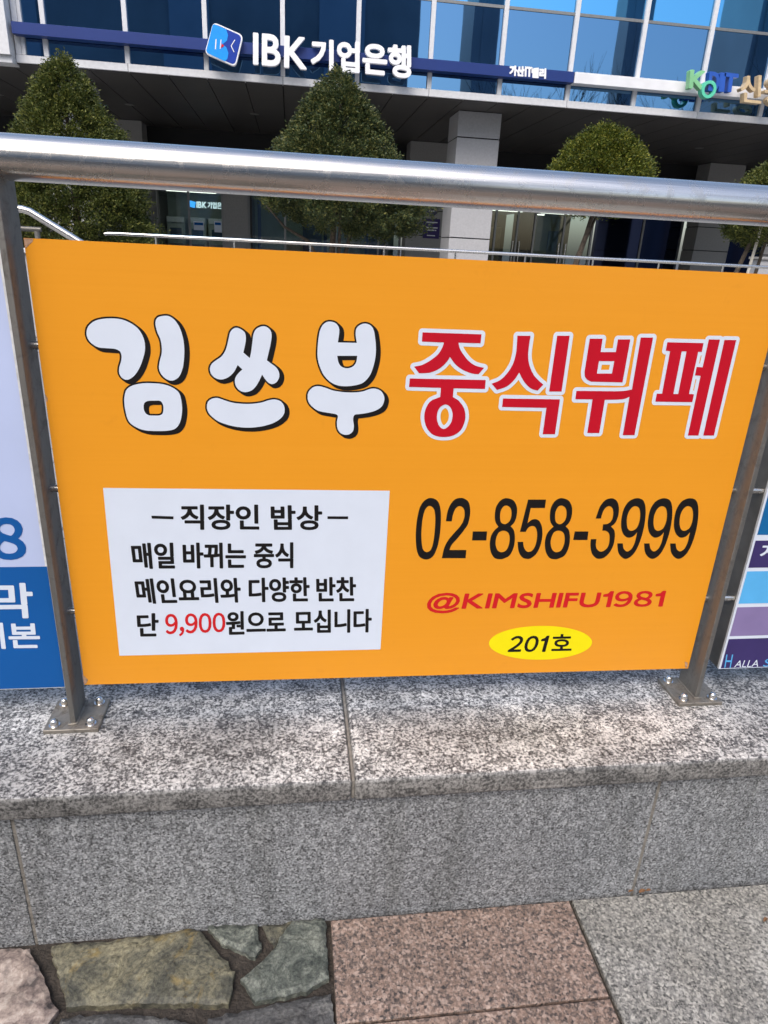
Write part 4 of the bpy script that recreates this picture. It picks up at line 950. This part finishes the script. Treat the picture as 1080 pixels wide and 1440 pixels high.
tree('clipped_yew', 'small evergreen at the right picture edge with pale stake', 7.22, 9.0,
     [(1.72, 0.30), (1.82, 0.58), (2.1, 0.64), (2.45, 0.52), (2.75, 0.28), (2.9, 0.08)], M['yew'],
     [([(6.75, 9.0, 0.28), (6.78, 9.0, 1.2), (6.95, 9.0, 1.8), (7.2, 9.0, 2.6)], 0.05, 0.015), ([(7.1, 9.0, 0.28), (7.12, 9.0, 1.2), (7.2, 9.0, 2.0)], 0.042, 0.015)], 13, 2200, 30, 0.036,
     stake=[(6.86, 8.9, 0.30), (6.98, 8.9, 1.95)])

# ------------------------------------------------------------------ across the street, seen in the blue glass
M['tower_dark'] = plain('dark_tower_glass', (0.27, 0.30, 0.33), 0.6, var=0.2, vscale=0.3)
M['tower_mid'] = plain('blue_grey_tower', (0.34, 0.42, 0.52), 0.6, var=0.1, vscale=0.3)
M['tower_grey'] = plain('grey_tower', (0.36, 0.38, 0.42), 0.6, var=0.1, vscale=0.3)
M['tower_pink'] = plain('pink_tower_stripe', (0.45, 0.32, 0.28), 0.6)
t = thing('dark_office_tower', (-10, -30, -0.16), 'dark office tower across the street, mirrored in the left facade glass', 'building')
MB().box(-46, 9.1, -44, -30, -0.16, 21.5).build('wall', M['tower_dark'], t)
for xa, xb in ((-8.9, -6.1), (2.1, 5.0), (-19.5, -17.6), (-30, -28)):
    MB().box(xa, xb, -29.99, -29.8, -0.1, 21.5).build('facade_strip', M['tower_mid'], t)
for xa, xb, h, lab in ((14.36, 16.4, 34, 'slim grey tower across the street, nearest the dark tower'), (26.2, 28.1, 34, 'slim grey tower across the street, nearest the striped block')):
    t = thing('slim_tower', ((xa + xb) / 2, -33, -0.16), lab, 'building')
    MB().box(xa, xb, -34 if xa > 20 else -36, -32, -0.16, h).build('wall', M['tower_grey'], t)
    MB().box(xa + 0.7, xb - 0.7, -31.99, -31.95, 1.5, 33).build('window_strip', M['tower_grey'], t)
t = thing('striped_block', (48, -34, -0.16), 'pale block with pink vertical stripes across the street', 'building')
MB().box(37.4, 60, -38, -32, -0.16, 30).build('wall', M['tower_grey'], t)
for i in range(9): MB().box(37.8 + i * 2.1, 38.7 + i * 2.1, -31.99, -31.7, 0, 30).build('stripe', M['tower_pink'] if i % 2 else M['tower_dark'], t)
def bare_tree(seed):
    r3 = random.Random(seed); mb = MB()
    def grow(p, d, L, r, lev):
        q = p + d * L; mb.tube([p, p + d * L * 0.5 + Vector((r3.uniform(-1, 1), r3.uniform(-1, 1), 0)) * L * 0.04, q], [r, r * 0.85, r * 0.7], 4 if lev > 1 else 7, False)
        if lev >= 6: return
        for i in range(3 if lev < 5 else 2):
            nd = (d + Vector((r3.uniform(-1, 1), r3.uniform(-1, 1), r3.uniform(-0.15, 0.6))) * 0.62).normalized()
            grow(p + d * L * r3.uniform(0.6, 1.0), nd, L * r3.uniform(0.62, 0.82), r * 0.58, lev + 1)
    grow(Vector((0, 0, 0)), Vector((0, 0, 1)), 3.7, 0.15, 0)
    return mb
bt = bare_tree(4)
for i, (x, y, rz, lab) in enumerate(((19.0, -9, 0.0, 'bare street tree behind the viewer, mirrored at the right of the facade'), (12.5, -9.5, 2.0, 'bare street tree behind the viewer, mirrored in the middle of the facade'), (23.8, -9, 4.1, 'bare street tree behind the viewer, mirrored beyond the gold letters'))):
    t = thing('bare_tree', (x, y, -0.16), lab, 'tree', 'bare street trees behind the viewer')
    if i == 0:
        br_ = mobj('trunk', bt.v, bt.f, M['bark'], None); br_.parent = t
    else:
        c = br_.copy(); COL.objects.link(c); c.parent = t
    t.rotation_euler = (0, 0, rz)

# ------------------------------------------------------------------ dry leaves caught at the foot of the wall
M['dryleaf'] = plain('dry_leaf', (0.22, 0.11, 0.05), 0.8, var=0.4, vscale=80)
for i, (px, py, s, a) in enumerate(((887, 1254, 0.007, 0.2), (903, 1254, 0.010, 0.3), (912, 1253, 0.007, 0.1), (1076, 1294, 0.008, 0.5))):
    c = on_z(px, py, 0.002); lf = []
    for j in range(10):
        u = j / 10 * math.tau; lf.append((c[0] + s * math.cos(u) * math.cos(a) - s * 0.45 * math.sin(u) * math.sin(a), c[1] + s * math.cos(u) * math.sin(a) + s * 0.45 * math.sin(u) * math.cos(a), 0.003 + 0.004 * abs(math.sin(u))))
    o = mobj('dry_leaf', lf + [(c[0], c[1], 0.0035)], [[j, (j + 1) % 10, 10] for j in range(10)], M['dryleaf'], base=(c[0], c[1], 0.002))
    tag(o, ('small brown dry leaf nearest the wall joint', 'larger brown dry leaf in the middle at the foot of the wall', 'small brown dry leaf farthest from the wall joint')[i] if i < 3 else 'lone brown dry leaf on the grey paving slab', 'leaf', 'dry leaves on the paving' if i < 3 else None)
